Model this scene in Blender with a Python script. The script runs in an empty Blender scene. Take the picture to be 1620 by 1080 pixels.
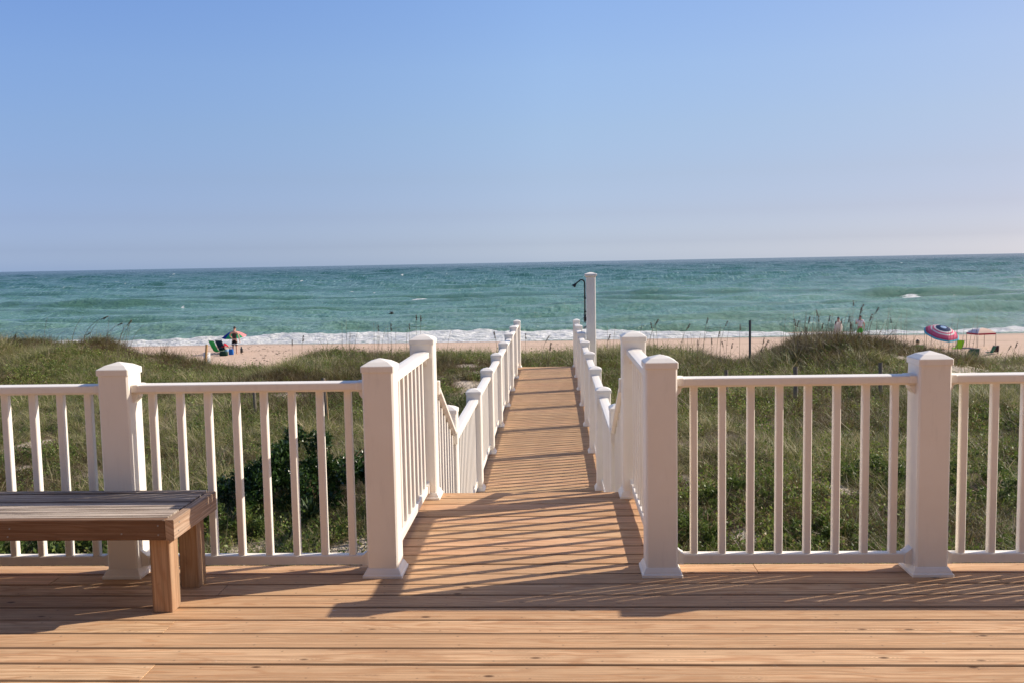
import bpy, math, random
import numpy as np
from mathutils import Vector, Matrix, noise as mnoise
rng = np.random.default_rng(7)
random.seed(7)
sc = bpy.context.scene
COL = sc.collection
PI = math.pi

# ------------------------------------------------------------------ camera
F_PX, PITCH, YAW, ROLL, EYE = 1457.0, 0.0854, 0.0465, 0.0183, 1.4827
cy, sy = math.cos(YAW), math.sin(YAW)
_fw, _rt, _up = Vector((-sy, cy, 0)), Vector((cy, sy, 0)), Vector((0, 0, 1))
_F = _fw * math.cos(PITCH) - _up * math.sin(PITCH)
_U = _up * math.cos(PITCH) + _fw * math.sin(PITCH)
CR = _rt * math.cos(ROLL) - _U * math.sin(ROLL)
CU = _U * math.cos(ROLL) + _rt * math.sin(ROLL)
CF = _F
cam_d = bpy.data.cameras.new('camera')
cam_d.sensor_width = 36.0
cam_d.lens = 36.0 * F_PX / 1620.0
cam_d.clip_start = 0.05
cam_d.clip_end = 30000
cam = bpy.data.objects.new('camera', cam_d)
cam.matrix_world = Matrix(((CR.x, CU.x, -CF.x, 0), (CR.y, CU.y, -CF.y, 0), (CR.z, CU.z, -CF.z, EYE), (0, 0, 0, 1)))
COL.objects.link(cam)
sc.camera = cam

def ray(u, v):
    return CF + CR * ((u - 810) / F_PX) - CU * ((v - 540) / F_PX)
def at_y(u, v, Y):
    d = ray(u, v); return Vector((0, 0, EYE)) + d * (Y / d.y)
def at_z(u, v, Z):
    d = ray(u, v); return Vector((0, 0, EYE)) + d * ((Z - EYE) / d.z)

# ------------------------------------------------------------------ light
SUN_AZ, SUN_EL = math.radians(19.3), math.radians(34.3)     # azimuth from +X towards +Y
sun_dir = Vector((math.cos(SUN_EL) * math.cos(SUN_AZ), math.cos(SUN_EL) * math.sin(SUN_AZ), math.sin(SUN_EL)))
sd = bpy.data.lights.new('sun', 'SUN'); sd.energy = 5.0; sd.angle = math.radians(0.55); sd.color = (1.0, 0.90, 0.77)
so = bpy.data.objects.new('sun', sd); so.rotation_euler = (-sun_dir).to_track_quat('-Z', 'Y').to_euler(); COL.objects.link(so)
so.location = (20, 5, 20)
w = bpy.data.worlds.new('World'); sc.world = w; w.use_nodes = True
nt = w.node_tree; nt.nodes.clear()
sky = nt.nodes.new('ShaderNodeTexSky'); sky.sky_type = 'NISHITA'; sky.sun_disc = False
sky.sun_elevation = SUN_EL; sky.sun_rotation = PI / 2 - SUN_AZ
sky.air_density = 1.0; sky.dust_density = 1.0; sky.ozone_density = 6.0; sky.altitude = 0
bg = nt.nodes.new('ShaderNodeBackground'); bg.inputs[1].default_value = 0.121
wo = nt.nodes.new('ShaderNodeOutputWorld')
wb = nt.nodes.new('ShaderNodeMix'); wb.data_type = 'RGBA'; wb.blend_type = 'MULTIPLY'; wb.inputs[0].default_value = 1.0; 
tc_ = nt.nodes.new('ShaderNodeTexCoord'); sx_ = nt.nodes.new('ShaderNodeSeparateXYZ'); cr_ = nt.nodes.new('ShaderNodeValToRGB')
nt.links.new(tc_.outputs['Generated'], sx_.inputs[0]); nt.links.new(sx_.outputs[2], cr_.inputs[0]); 
def set_ramp(node, stops):
    cr = node.color_ramp
    while len(cr.elements) < len(stops): cr.elements.new(.5)
    for e, (p, c) in zip(cr.elements, stops): e.position = p; e.color = (*c, 1)
set_ramp(cr_, [(0, (1.348, 1.50, 2.03)), (.02, (.993, 1.046, 1.428)), (.05, (.928, .866, 1.08)), (.09, (1.011, .874, .944)), (.14, (1.145, .983, .96)), (.2, (1.258, 1.098, 1.054)), (.3, (1.264, 1.17, 1.191)), (.6, (1.10, 1.02, 1.05))])
# haze is uneven round the horizon: a little thinner to the left, denser but duller towards the sun
ax_ = nt.nodes.new('ShaderNodeMath'); ax_.operation = 'MULTIPLY_ADD'; ax_.inputs[1].default_value = .5; ax_.inputs[2].default_value = .5; nt.links.new(sx_.outputs[0], ax_.inputs[0])
cx_r = nt.nodes.new('ShaderNodeValToRGB'); nt.links.new(ax_.outputs[0], cx_r.inputs[0]); set_ramp(cx_r, [(.25, (.865, .916, 1.04)), (.5, (1, 1, 1)), (.715, (.814, .774, .754))])
wb2 = nt.nodes.new('ShaderNodeMix'); wb2.data_type = 'RGBA'; wb2.blend_type = 'MULTIPLY'; wb2.inputs[0].default_value = 1.0
nt.links.new(cr_.outputs[0], wb2.inputs[6]); nt.links.new(cx_r.outputs[0], wb2.inputs[7]); nt.links.new(wb2.outputs[2], wb.inputs[7])
nt.links.new(sky.outputs[0], wb.inputs[6]); nt.links.new(wb.outputs[2], bg.inputs[0]); nt.links.new(bg.outputs[0], wo.inputs[0])
sc.view_settings.view_transform = 'Standard'; sc.view_settings.look = 'None'
sc.view_settings.exposure = 0.28; sc.view_settings.gamma = 1.0

# ------------------------------------------------------------------ mesh helpers
class MB:
    def __init__(s): s.v = []; s.f = []; s.uv = []; s.a = []
    def add(s, vs, fs, uvs=None, a=0.0):
        n = len(s.v); s.v += [tuple(p) for p in vs]; s.f += [tuple(i + n for i in f) for f in fs]
        s.uv += list(uvs) if uvs else [(0, 0)] * len(vs); s.a += [a] * len(vs)
    def box(s, x0, x1, y0, y1, z0, z1, a=0.0, ch=0.0):
        if ch <= 0:
            s.add([(x0, y0, z0), (x1, y0, z0), (x1, y1, z0), (x0, y1, z0), (x0, y0, z1), (x1, y0, z1), (x1, y1, z1), (x0, y1, z1)],
                  [(0, 3, 2, 1), (4, 5, 6, 7), (0, 1, 5, 4), (1, 2, 6, 5), (2, 3, 7, 6), (3, 0, 4, 7)], a=a)
        else:
            s.loft([oct_ring(x0 + ch, x1 - ch, y0 + ch, y1 - ch, z0, ch * .3), oct_ring(x0, x1, y0, y1, z0 + ch, ch),
                    oct_ring(x0, x1, y0, y1, z1 - ch, ch), oct_ring(x0 + ch, x1 - ch, y0 + ch, y1 - ch, z1, ch * .3)], a=a)
    def loft(s, rings, caps=True, a=0.0, closed=True):
        n = len(rings[0]); vs = [p for r in rings for p in r]; fs = []
        for i in range(len(rings) - 1):
            for j in range(n if closed else n - 1):
                k = (j + 1) % n
                fs.append((i * n + j, i * n + k, (i + 1) * n + k, (i + 1) * n + j))
        if caps:
            fs.append(tuple(reversed(range(n)))); fs.append(tuple((len(rings) - 1) * n + j for j in range(n)))
        s.add(vs, fs, a=a)
    def tube(s, pts, rad, n=8, a=0.0):
        pts = [Vector(p) for p in pts]
        if not hasattr(rad, '__len__'): rad = [rad] * len(pts)
        rings = []; ref = None
        for i, p in enumerate(pts):
            t = (pts[min(i + 1, len(pts) - 1)] - pts[max(i - 1, 0)]).normalized()
            if ref is None: ref = Vector((0, 0, 1)) if abs(t.z) < .9 else Vector((1, 0, 0))
            u = (ref - t * ref.dot(t)).normalized(); w_ = t.cross(u); ref = u
            rings.append([p + (u * math.cos(2 * PI * k / n) + w_ * math.sin(2 * PI * k / n)) * rad[i] for k in range(n)])
        s.loft(rings, a=a)
    def mesh(s, name, smooth=False):
        me = bpy.data.meshes.new(name); me.from_pydata(s.v, [], s.f); me.update()
        if any(s.a):
            at = me.attributes.new('rnd', 'FLOAT', 'POINT'); at.data.foreach_set('value', s.a)
        if any(u != (0, 0) for u in s.uv):
            at = me.attributes.new('luv', 'FLOAT2', 'POINT'); at.data.foreach_set('vector', np.array(s.uv, float).ravel())
        if smooth: me.shade_smooth()
        return me
    def build(s, name, mat, parent=None, smooth=False, loc=None):
        return obj(name, s.mesh(name, smooth), mat, parent, loc)
def oct_ring(x0, x1, y0, y1, z, c):
    return [(x0 + c, y0, z), (x1 - c, y0, z), (x1, y0 + c, z), (x1, y1 - c, z), (x1 - c, y1, z), (x0 + c, y1, z), (x0, y1 - c, z), (x0, y0 + c, z)]
def sq(h, z, c): return oct_ring(-h, h, -h, h, z, c)
def obj(name, me, mat, parent=None, loc=None):
    o = bpy.data.objects.new(name, me); COL.objects.link(o)
    if mat is not None and me is not None and not me.materials: me.materials.append(mat)
    if parent is not None: o.parent = parent
    if loc is not None: o.location = loc
    return o
def tag(o, label=None, cat=None, group=None, kind=None):
    if label: o['label'] = label
    if cat: o['category'] = cat
    if group: o['group'] = group
    if kind: o['kind'] = kind
    return o
def thing(name, label, cat, loc=(0, 0, 0), rz=0.0, group=None):
    o = bpy.data.objects.new(name, None); COL.objects.link(o); o.location = loc; o.rotation_euler = (0, 0, rz)
    o.empty_display_size = .1
    return tag(o, label, cat, group)
def copy_tree(o, loc, rz=None, label=None, parent=None):
    c = o.copy(); COL.objects.link(c)
    if parent is None:
        c.location = loc
        if rz is not None: c.rotation_euler = (0, 0, rz)
        if label: c['label'] = label
    else: c.parent = parent
    for ch in o.children: copy_tree(ch, None, parent=c)
    return c

# ------------------------------------------------------------------ materials
class N:
    def __init__(s, name):
        s.m = bpy.data.materials.new(name); s.m.use_nodes = True; s.t = s.m.node_tree
        s.p = s.t.nodes['Principled BSDF']; s.out = s.t.nodes['Material Output']
    def n(s, t, **k):
        nd = s.t.nodes.new('ShaderNode' + t)
        for a, b in k.items():
            if a.startswith('i_'): nd.inputs[int(a[2:]) if a[2:].isdigit() else a[2:].replace('_', ' ')].default_value = b
            else: setattr(nd, a, b)
        return nd
    def l(s, a, b): s.t.links.new(a, b); return a
    def put(s, x, sock):
        if isinstance(x, bpy.types.NodeSocket): s.t.links.new(x, sock)
        else: sock.default_value = x
    def math(s, op, a, b=0.0, c=0.0, clamp=False):
        nd = s.n('Math', operation=op, use_clamp=clamp); s.put(a, nd.inputs[0]); s.put(b, nd.inputs[1]); s.put(c, nd.inputs[2]); return nd.outputs[0]
    def mix(s, f, a, b, mode='MIX'):
        nd = s.n('Mix', data_type='RGBA', blend_type=mode); s.put(f, nd.inputs[0])
        for x, i in ((a, 6), (b, 7)):
            if isinstance(x, tuple): x = (*x[:3], 1)
            s.put(x, nd.inputs[i])
        return nd.outputs[2]
    def ramp(s, f, stops, interp='LINEAR'):
        nd = s.n('ValToRGB'); cr = nd.color_ramp; cr.interpolation = interp
        while len(cr.elements) < len(stops): cr.elements.new(.5)
        for e, (p, c) in zip(cr.elements, stops):
            e.position = p; e.color = (*c, 1) if isinstance(c, tuple) else (c, c, c, 1)
        s.put(f, nd.inputs[0]); return nd.outputs[0]
    def noise(s, vec, scale, detail=3, rough=.5, dist=0.0):
        nd = s.n('TexNoise'); nd.inputs['Scale'].default_value = scale; nd.inputs['Detail'].default_value = detail
        nd.inputs['Roughness'].default_value = rough; nd.inputs['Distortion'].default_value = dist
        if vec is not None: s.l(vec, nd.inputs['Vector'])
        return nd.outputs[0]
    def vscale(s, vec, sc_):
        nd = s.n('VectorMath', operation='MULTIPLY'); s.l(vec, nd.inputs[0]); nd.inputs[1].default_value = sc_; return nd.outputs[0]
    def bump(s, h, strength=.3, dist=.01, normal=None):
        nd = s.n('Bump'); nd.inputs['Strength'].default_value = strength; nd.inputs['Distance'].default_value = dist
        s.put(h, nd.inputs['Height'])
        if normal is not None: s.l(normal, nd.inputs['Normal'])
        return nd.outputs[0]
    def col(s, c):
        s.put((*c, 1) if isinstance(c, tuple) else c, s.p.inputs['Base Color']); return s
    def set(s, **k):
        for a, b in k.items(): s.put(b, s.p.inputs[a.replace('_', ' ')])
        return s
def simple(name, c, rough=.6, var=.08, scale=20, spec=.5):
    k = N(name); tc = k.n('TexCoord').outputs['Object']
    nz = k.noise(tc, scale, 4, .6)
    k.col(k.mix(nz, tuple(x * (1 - var) for x in c), tuple(min(1, x * (1 + var)) for x in c)))
    k.set(Roughness=rough, Specular_IOR_Level=spec)
    k.l(k.bump(nz, .15, .005), k.p.inputs['Normal'])
    return k.m

def mat_white():
    k = N('white_vinyl'); g = k.n('NewGeometry').outputs['Position']
    n1 = k.noise(g, 3.0, 4, .6); n2 = k.noise(k.vscale(g, (30, 30, 5)), 1.0, 3, .6)
    c = k.mix(k.ramp(n1, [(.35, 0.0), (.75, 1.0)]), (.86, .80, .705), (.91, .86, .775))
    dirt = k.ramp(n2, [(.56, 0.0), (.78, .30)])
    c = k.mix(dirt, c, (.68, .63, .56))
    gr = k.noise(k.vscale(g, (9, 9, 2.2)), 1.0, 5, .7)
    c = k.mix(k.ramp(gr, [(.62, 0.0), (.76, .20)]), c, (.66, .61, .54))
    k.col(c).set(Roughness=k.ramp(n2, [(0, .32), (1, .5)]), Specular_IOR_Level=.45)
    k.l(k.bump(k.noise(g, 400, 2, .5), .06, .001), k.p.inputs['Normal'])
    return k.m

def mat_wood(name, light, mid, dark, nails=True, grey=0.0, rough=.62, axis=0):
    """boards run along local X (axis 0): luv = (metres along, -1..1 across), rnd = board id"""
    k = N(name)
    uv = k.n('Attribute', attribute_name='luv').outputs['Vector']; rd = k.n('Attribute', attribute_name='rnd').outputs['Fac']
    sp = k.n('SeparateXYZ'); k.l(uv, sp.inputs[0]); u, v = sp.outputs[0], sp.outputs[1]
    def vec(su, sv, sr):
        sr = sr * 3.7
        cb = k.n('CombineXYZ'); k.l(k.math('MULTIPLY', u, su), cb.inputs[0]); k.l(k.math('MULTIPLY', v, sv), cb.inputs[1]); k.l(k.math('MULTIPLY', rd, sr), cb.inputs[2]); return cb.outputs[0]
    warp = k.noise(vec(.9, .55, 91.3), 1.0, 2, .5)
    warp2 = k.noise(vec(7, 1.5, 53.1), 1.0, 2, .5)
    # growth rings cut by the board: bands across, bent by the low noise into cathedral shapes
    ph = k.math('ADD', k.math('MULTIPLY', v, k.math('ADD', k.math('MULTIPLY', rd, 1.6), .8)), k.math('MULTIPLY', warp, 9.0))
    ph = k.math('ADD', ph, k.math('MULTIPLY', warp2, 1.1))
    s1 = k.math('SINE', k.math('MULTIPLY', ph, 7.0))
    ring = k.math('POWER', k.math('ADD', k.math('MULTIPLY', s1, .5), .5), 2.2)
    fine = k.noise(vec(1.6, 15, 77), 1.0, 5, .68)
    fine2 = k.noise(vec(14, 90, 17), 1.0, 2, .6)
    board = k.n('TexWhiteNoise', noise_dimensions='1D'); k.l(k.math('MULTIPLY', rd, 1234.5), board.inputs['W'])
    bt = board.outputs[0]
    base = k.mix(k.ramp(bt, [(0, 0.0), (1, 1.0)]), light, mid)
    c = k.mix(k.math('MULTIPLY', ring, k.math('ADD', .40, k.math('MULTIPLY', warp2, .9))), base, tuple(x * y for x, y in zip(mid, (.80, .68, .58))))
    strk = k.noise(vec(1.1, 7, 23), 1.0, 4, .62)
    c = k.mix(k.ramp(strk, [(.50, 0.0), (.68, .85)]), c, tuple(x * y for x, y in zip(mid, (.60, .48, .40))))
    c = k.mix(k.ramp(strk, [(.28, .45), (.44, 0.0)]), c, tuple(min(1, x * 1.22) for x in light))
    hue = k.n('TexWhiteNoise', noise_dimensions='1D'); k.l(k.math('MULTIPLY', rd, 777.7), hue.inputs['W'])
    c = k.mix(k.ramp(hue.outputs[0], [(0, .45), (.4, 0.0)]), c, (light[0] * .95, light[1] * .74, light[2] * .76))
    c = k.mix(k.ramp(hue.outputs[0], [(.7, 0.0), (1.0, .30)]), c, (light[0] * .66, light[1] * .58, light[2] * .52))
    c = k.mix(k.math('MULTIPLY', k.ramp(fine, [(.46, 0.0), (.62, 1.0)]), .85), c, tuple(x * .55 for x in mid))
    c = k.mix(k.math('MULTIPLY', k.ramp(fine2, [(.5, 0.0), (.75, 1.0)]), .25), c, dark)
    # knots
    vo = k.n('TexVoronoi', voronoi_dimensions='3D', feature='F1'); k.l(vec(4.2, .62, 41), vo.inputs['Vector']); vo.inputs['Scale'].default_value = 1.0
    kd = k.math('ADD', vo.outputs['Distance'], k.math('MULTIPLY', k.math('SUBTRACT', fine, .5), .06))
    kr = k.math('GREATER_THAN', k.math('MULTIPLY', vo.outputs['Color'], 1.0), .34)
    core = k.math('MULTIPLY', k.ramp(kd, [(.05, 1.0), (.10, 0.0)]), kr)
    halo = k.math('MULTIPLY', k.ramp(kd, [(.10, 1.0), (.36, 0.0)]), kr)
    rg = k.math('ADD', k.math('MULTIPLY', k.math('SINE', k.math('MULTIPLY', kd, 95)), .5), .5)
    c = k.mix(k.math('MULTIPLY', k.math('MULTIPLY', halo, rg), .5), c, tuple(x * .55 for x in mid))
    c = k.mix(k.math('MULTIPLY', core, .95), c, tuple(x * .6 for x in dark))
    # blotches, wear, foot marks
    g = k.n('NewGeometry').outputs['Position']
    bl = k.noise(g, 1.3, 4, .6)
    c = k.mix(k.ramp(bl, [(.34, .5), (.52, 0.0)]), c, tuple(x * .72 for x in mid))
    sm = k.noise(k.vscale(g, (5, 16, 5)), 1.0, 5, .7)
    c = k.mix(k.ramp(sm, [(.63, 0.0), (.78, .55)]), c, tuple(x * .75 for x in dark))
    wht = k.noise(k.vscale(g, (11, 26, 11)), 1.0, 5, .75)
    c = k.mix(k.ramp(wht, [(.66, 0.0), (.76, .7)]), c, (.72, .64, .54))
    if grey > 0:
        c = k.mix(k.ramp(k.noise(vec(1.2, 2.4, 19), 1.0, 5, .65), [(.35, grey), (.7, grey * .25)]), c, (.32, .275, .235))
        pale = k.noise(vec(2.2, 6, 3), 1.0, 5, .7)
        c = k.mix(k.ramp(pale, [(.46, 0.0), (.58, .8)]), c, (.66, .56, .46))
        cr = k.noise(vec(1.0, 7, 7), 1.0, 6, .75)
        c = k.mix(k.ramp(cr, [(.52, 0.0), (.57, .95)]), c, (.055, .035, .028))
    if nails:
        fx = k.math('ABSOLUTE', k.math('SUBTRACT', k.math('FRACT', k.math('DIVIDE', k.math('ADD', u, k.math('ADD', k.math('MULTIPLY', bt, .02), k.math('MULTIPLY', k.math('GREATER_THAN', v, 0.0), .014))), .406)), .5))
        dx = k.math('MULTIPLY', fx, .406)
        dy = k.math('MULTIPLY', k.math('SUBTRACT', k.math('ABSOLUTE', v), .62), .07)
        d2 = k.math('SQRT', k.math('ADD', k.math('MULTIPLY', dx, dx), k.math('MULTIPLY', dy, dy)))
        c = k.mix(k.ramp(d2, [(.0022, .75), (.0048, 0.0)]), c, (.09, .06, .045))
    # board edges darkened in the colour to deepen the shade of the gaps
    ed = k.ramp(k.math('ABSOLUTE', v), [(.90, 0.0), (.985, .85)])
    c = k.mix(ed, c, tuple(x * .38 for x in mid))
    k.col(c).set(Roughness=k.ramp(fine, [(0, rough), (1, rough + .2)]), Specular_IOR_Level=.25)
    h = k.math('ADD', k.math('MULTIPLY', fine, .6), k.math('MULTIPLY', ring, .25))
    if grey > 0: h = k.math('SUBTRACT', k.math('MULTIPLY', h, 1.0), k.math('MULTIPLY', k.ramp(k.noise(vec(1.0, 7, 7), 1.0, 6, .75), [(.52, 0.0), (.57, 1.0)]), 1.2))
    k.l(k.bump(h, .45, .0018 if grey == 0 else .006), k.p.inputs['Normal'])
    return k.m

WHITE = mat_white()
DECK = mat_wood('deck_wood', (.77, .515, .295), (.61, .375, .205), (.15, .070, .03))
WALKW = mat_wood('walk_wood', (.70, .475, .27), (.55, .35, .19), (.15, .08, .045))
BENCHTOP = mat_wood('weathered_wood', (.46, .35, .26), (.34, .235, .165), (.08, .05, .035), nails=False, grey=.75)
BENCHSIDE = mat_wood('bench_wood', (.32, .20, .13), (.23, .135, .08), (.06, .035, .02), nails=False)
BENCHLEG = mat_wood('bench_leg_wood', (.58, .405, .25), (.47, .305, .18), (.12, .07, .04), nails=False)
BENCHEND = mat_wood('bench_end_wood', (.58, .43, .31), (.47, .33, .23), (.12, .07, .05), nails=False)
FRAMEW = simple('frame_timber', (.16, .10, .06), .8)
POSTW = simple('weathered_post_wood', (.17, .145, .115), .85, .3, 30)
TANW = simple('tan_post_wood', (.50, .30, .13), .8, .25, 20)
BLACK = simple('black_metal', (.015, .016, .018), .35, .1)
STEEL = simple('dull_steel', (.25, .25, .25), .4, .1)

# ------------------------------------------------------------------ boards
BP, BW, BT = 0.143, 0.1346, 0.036       # pitch, width, thickness
def add_board(mb, x0, x1, yc, ztop, rid, wid=BW, th=BT, axis='x'):
    h = wid / 2; c = .0045
    prof = [(-h, -th), (h, -th), (h, -c), (h - c, 0), (-h + c, 0), (-h, -c)]
    # subdivided along so each end is clean; uv v: -1..1
    vs = []; uvs = []
    off = rid * 17.3 % 5
    for x in (x0, x1):
        for (a, b) in prof:
            vs.append((x, yc + a, ztop + b) if axis == 'x' else (yc + a, x, ztop + b)); uvs.append((x + off * 3.1, max(-1, min(1, a / h))))
    n = len(prof); fs = [tuple(range(n)) if axis != 'x' else tuple(reversed(range(n))), tuple(range(n, 2 * n)) if axis == 'x' else tuple(reversed(range(n, 2 * n)))]
    for j in range(n):
        k_ = (j + 1) % n
        fs.append((j, k_, n + k_, n + j) if axis == 'x' else (j, n + j, n + k_, k_))
    mb.add(vs, fs, uvs, a=rid)

X_B, X_C, X_D, X_E = -2.10, -0.833, 0.49, 1.733
Y_RAIL, Y_LAND = 4.323, 5.789
DROP = .81
Y_W = [9.195 + 1.8175 * i for i in range(7)]
XL, XR = -.821, .478
# main deck, board edges (gaps) at b0 + k*BP
b0 = 4.153
mb = MB(); rr = random.Random(3)
joints = {}
k = 0
yy = b0 + BP * 1 + BP / 2          # the outermost board, whose edge is just past the railing
rows = []
while yy > -1.72: rows.append(yy); yy -= BP
spec_j = {0: [-3.4, -1.95, .95], 1: [-2.42, 2.2], 2: [-1.55, 1.72], 3: [3.0, -3.9], 4: [-4.0, 2.9], 5: [-1.62, 3.3], 6: [-.2 + 2.4], 7: [-4.4, 2.7], 8: [-1.52, 4.1]}
for i, yc in enumerate(rows):
    js = sorted(spec_j.get(i, [rr.uniform(-5, -1), rr.uniform(0.2, 4.5)]))
    xs = [-7.0] + js + [8.0]
    for a, b in zip(xs[:-1], xs[1:]):
        add_board(mb, a + .0015, b - .0015, yc, rr.uniform(-.0012, .0012), rr.uniform(.05, 1))
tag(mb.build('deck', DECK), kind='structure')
# landing boards
mb = MB(); yc = rows[0] + BP; i = 0
y_end = 5.85
yc0 = yc
nb = int((y_end - (yc - BP / 2)) / BP)
while yc + BP / 2 < y_end + .06:
    add_board(mb, X_C - .12, X_D + .12, yc, rr.uniform(-.001, .001), rr.uniform(.05, 1)); yc += BP; i += 1
land_end = yc - BP / 2
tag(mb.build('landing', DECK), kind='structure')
# deck frame: rim boards and joists
mb = MB()
re = rows[0] + BP / 2
mb.box(-7, X_C - .14, re - .05, re - .012, -.29, -.04); mb.box(X_D + .14, 8, re - .05, re - .012, -.29, -.04)
x = -6.9
while x < 8:
    mb.box(x, x + .038, -1.75, re - .055, -.27, -.0375); x += .406
for xx in (X_C - .11, (X_C + X_D) / 2, X_D + .07): mb.box(xx, xx + .038, re - .04, land_end - .01, -.27, -.0375)
for xx in (-5, -2.1, X_C, X_D, 1.733, 3.7, 6):
    mb.box(xx - .07, xx + .07, re - .22, re - .07, -2.3, -.275)
for xx in (X_C + .02, X_D - .02): mb.box(xx - .07, xx + .07, land_end - .2, land_end - .06, -2.3, -.275)
tag(mb.build('deck_frame', FRAMEW), kind='structure')
# steps from the landing to the boardwalk
mb = MB(); mf = MB()
nr = 4; rise = DROP / nr; tread = .285
for i in range(1, nr):
    z = -i * rise; y0 = land_end + (i - 1) * tread
    add_board(mb, X_C - .05, X_D + .05, y0 + .072, z, rr.uniform(.1, 1)); add_board(mb, X_C - .05, X_D + .05, y0 + .072 + BP, z, rr.uniform(.1, 1))
stringers = []
for xx in (X_C - .06, -.2, X_D + .022):
    mf = MB(); stringers.append(mf)
    vs = [(xx, land_end, -.04), (xx, land_end + 3 * tread, -DROP + rise - .04), (xx, land_end + 3 * tread, -DROP - .02), (xx, land_end, -.40)]
    vs += [(a + .038, b, c) for a, b, c in vs]
    mf.add(vs, [(0, 1, 2, 3), (7, 6, 5, 4), (0, 4, 5, 1), (1, 5, 6, 2), (2, 6, 7, 3), (3, 7, 4, 0)])
st = thing('steps', 'short flight of wooden steps down from the landing to the boardwalk', 'steps', (0, land_end, -DROP))
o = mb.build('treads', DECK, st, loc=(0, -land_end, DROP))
for mf in stringers: mf.build('stringer', FRAMEW, st, loc=(0, -land_end, DROP))
 
# boardwalk
mb = MB(); ys = land_end + 3 * tread + .072; yc = ys; end = Y_W[6] + .12
while yc < end:
    add_board(mb, XL - .11, XR + .11, yc, -DROP + rr.uniform(-.0015, .0015), rr.uniform(.05, 1), wid=.138); yc += BP
walk_end = yc - BP / 2
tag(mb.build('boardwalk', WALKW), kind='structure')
mb = MB()
for xx in (XL - .06, -.19, XR + .03): mb.box(xx, xx + .038, ys - .06, walk_end - .01, -DROP - .22, -DROP - .0375)
for Y in [7.2] + Y_W:
    for xx in (XL, XR): mb.box(xx - .05, xx + .05, Y - .05, Y + .05, -3.2, -DROP - .225)
tag(mb.build('boardwalk_frame', FRAMEW), kind='structure')

# ------------------------------------------------------------------ railing posts
def post_parts(H, cap=.078, body=.0735, sk=.0945, shaft_top=None):
    m1 = MB(); m1.loft([sq(body, .002, .008), sq(body, H - .012, .008)])
    m2 = MB(); c = .004
    m2.loft([sq(body + .0008, H - .031, c), sq(cap, H - .029, c), sq(cap, H - .003, c), sq(cap - .003, H, c), sq(cap * .62, H + .016, c * .6), sq(.004, H + .03, .001)])
    m3 = MB(); m3.loft([sq(sk, .0005, .003), sq(sk, .012, .003), sq(sk - .006, .018, .003), sq(sk - .009, .026, .003), sq(body + .004, .040, .003), sq(body + .001, .043, .003)])
    return m1.mesh('shaft'), m2.mesh('cap'), m3.mesh('base_skirt')
PM = {}
def rail_post(loc, H, label, group, skirt=True, size=1.0):
    key = (round(H, 3), size)
    if key not in PM: PM[key] = post_parts(H, .078 * size, .0735 * size, .0945 * size)
    t = thing('railing_post', label, 'post', loc, random.uniform(-.006, .006), group)
    a, b, c = PM[key]
    obj('shaft', a, WHITE, t); obj('cap', b, WHITE, t)
    if skirt: obj('base_skirt', c, WHITE, t)
    return t
HP = 1.0126
G1 = 'white posts of the deck railing'
rail_post((X_B, Y_RAIL, 0), HP, 'white square post behind the wooden bench', G1)
rail_post((X_C, Y_RAIL, 0), HP, 'large white post at the left side of the opening onto the landing', G1)
rail_post((X_D, Y_RAIL, 0), HP, 'large white post at the right side of the opening onto the landing', G1)
rail_post((X_E, Y_RAIL, 0), HP, 'white square post at the right of the deck, between two railing panels', G1)
X_F, X_A = 3.72, -3.93
rail_post((X_F, Y_RAIL, 0), HP, 'white post past the right edge of the photo', G1)
rail_post((X_A, Y_RAIL, 0), HP, 'white post past the left edge of the photo', G1)
rail_post((X_C, Y_LAND - .015, 0), HP, 'white post at the far left corner of the landing, top of the steps', G1)
rail_post((X_D, Y_LAND - .015, 0), HP, 'white post at the far right corner of the landing, top of the steps', G1)
G2 = 'white posts along the boardwalk'
Y_L0 = 6.95
rail_post((XL - .005, Y_L0, -DROP), 1.19, 'white post at the foot of the steps, left side, low behind the landing', G2)
rail_post((XR + .005, Y_L0, -DROP), 1.19, 'white post at the foot of the steps, right side, low behind the landing', G2)
ORD = ['nearest', 'second', 'third', 'fourth', 'fifth', 'sixth', 'farthest']
for i, Y in enumerate(Y_W):
    for x_, s_ in ((XL, 'left'), (XR, 'right')):
        rail_post((x_, Y, -DROP), HP, '%s white post past the steps in the %s row of the boardwalk' % (ORD[i], s_), G2)

# ------------------------------------------------------------------ railing panels (local x along, origin at first post centre)
BAL = MB(); BAL.loft([sq(.0168, .088, .0035), sq(.0168, .895, .0035)]); BAL = BAL.mesh('baluster')
def prof_top(x):
    return [(x, -.024, .889), (x, .024, .889), (x, .026, .899), (x, .0445, .901), (x, .0445, .9285), (x, .042, .932), (x, .018, .9355), (x, -.018, .9355), (x, -.042, .932), (x, -.0445, .9285), (x, -.0445, .901), (x, -.026, .899)]
def prof_bot(x):
    return [(x, -.0225, .046), (x, .0225, .046), (x, .0235, .086), (x, .020, .091), (x, -.020, .091), (x, -.0235, .086)]
TOPM, BOTM, BRK = {}, {}, {}
def brackets():
    t = MB()
    t.loft([[(x, a * s_, .91 + (z - .91) * s2) for (_, a, z) in prof_top(0)] for x, s_, s2 in ((.0735, 1.07, 1.12), (.104, 1.07, 1.12), (.110, 1.03, 1.04))])
    # shaped foot under the rail
    g = [(.0735, .887), (.098, .887), (.096, .872), (.086, .858), (.0735, .846)]
    t.loft([[(x, yy_, z) for x, z in g] for yy_ in (.030, -.030)])
    b = MB()
    b.loft([[(x, -.030, z) for x, z in ((.0735, .044), (.108, .044), (.108, .094), (.098, .098), (.0735, .120))], [(x, .030, z) for x, z in ((.0735, .044), (.108, .044), (.108, .094), (.098, .098), (.0735, .120))]])
    return t.mesh('top_bracket'), b.mesh('bottom_bracket')
TB, BB = brackets()
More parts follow.
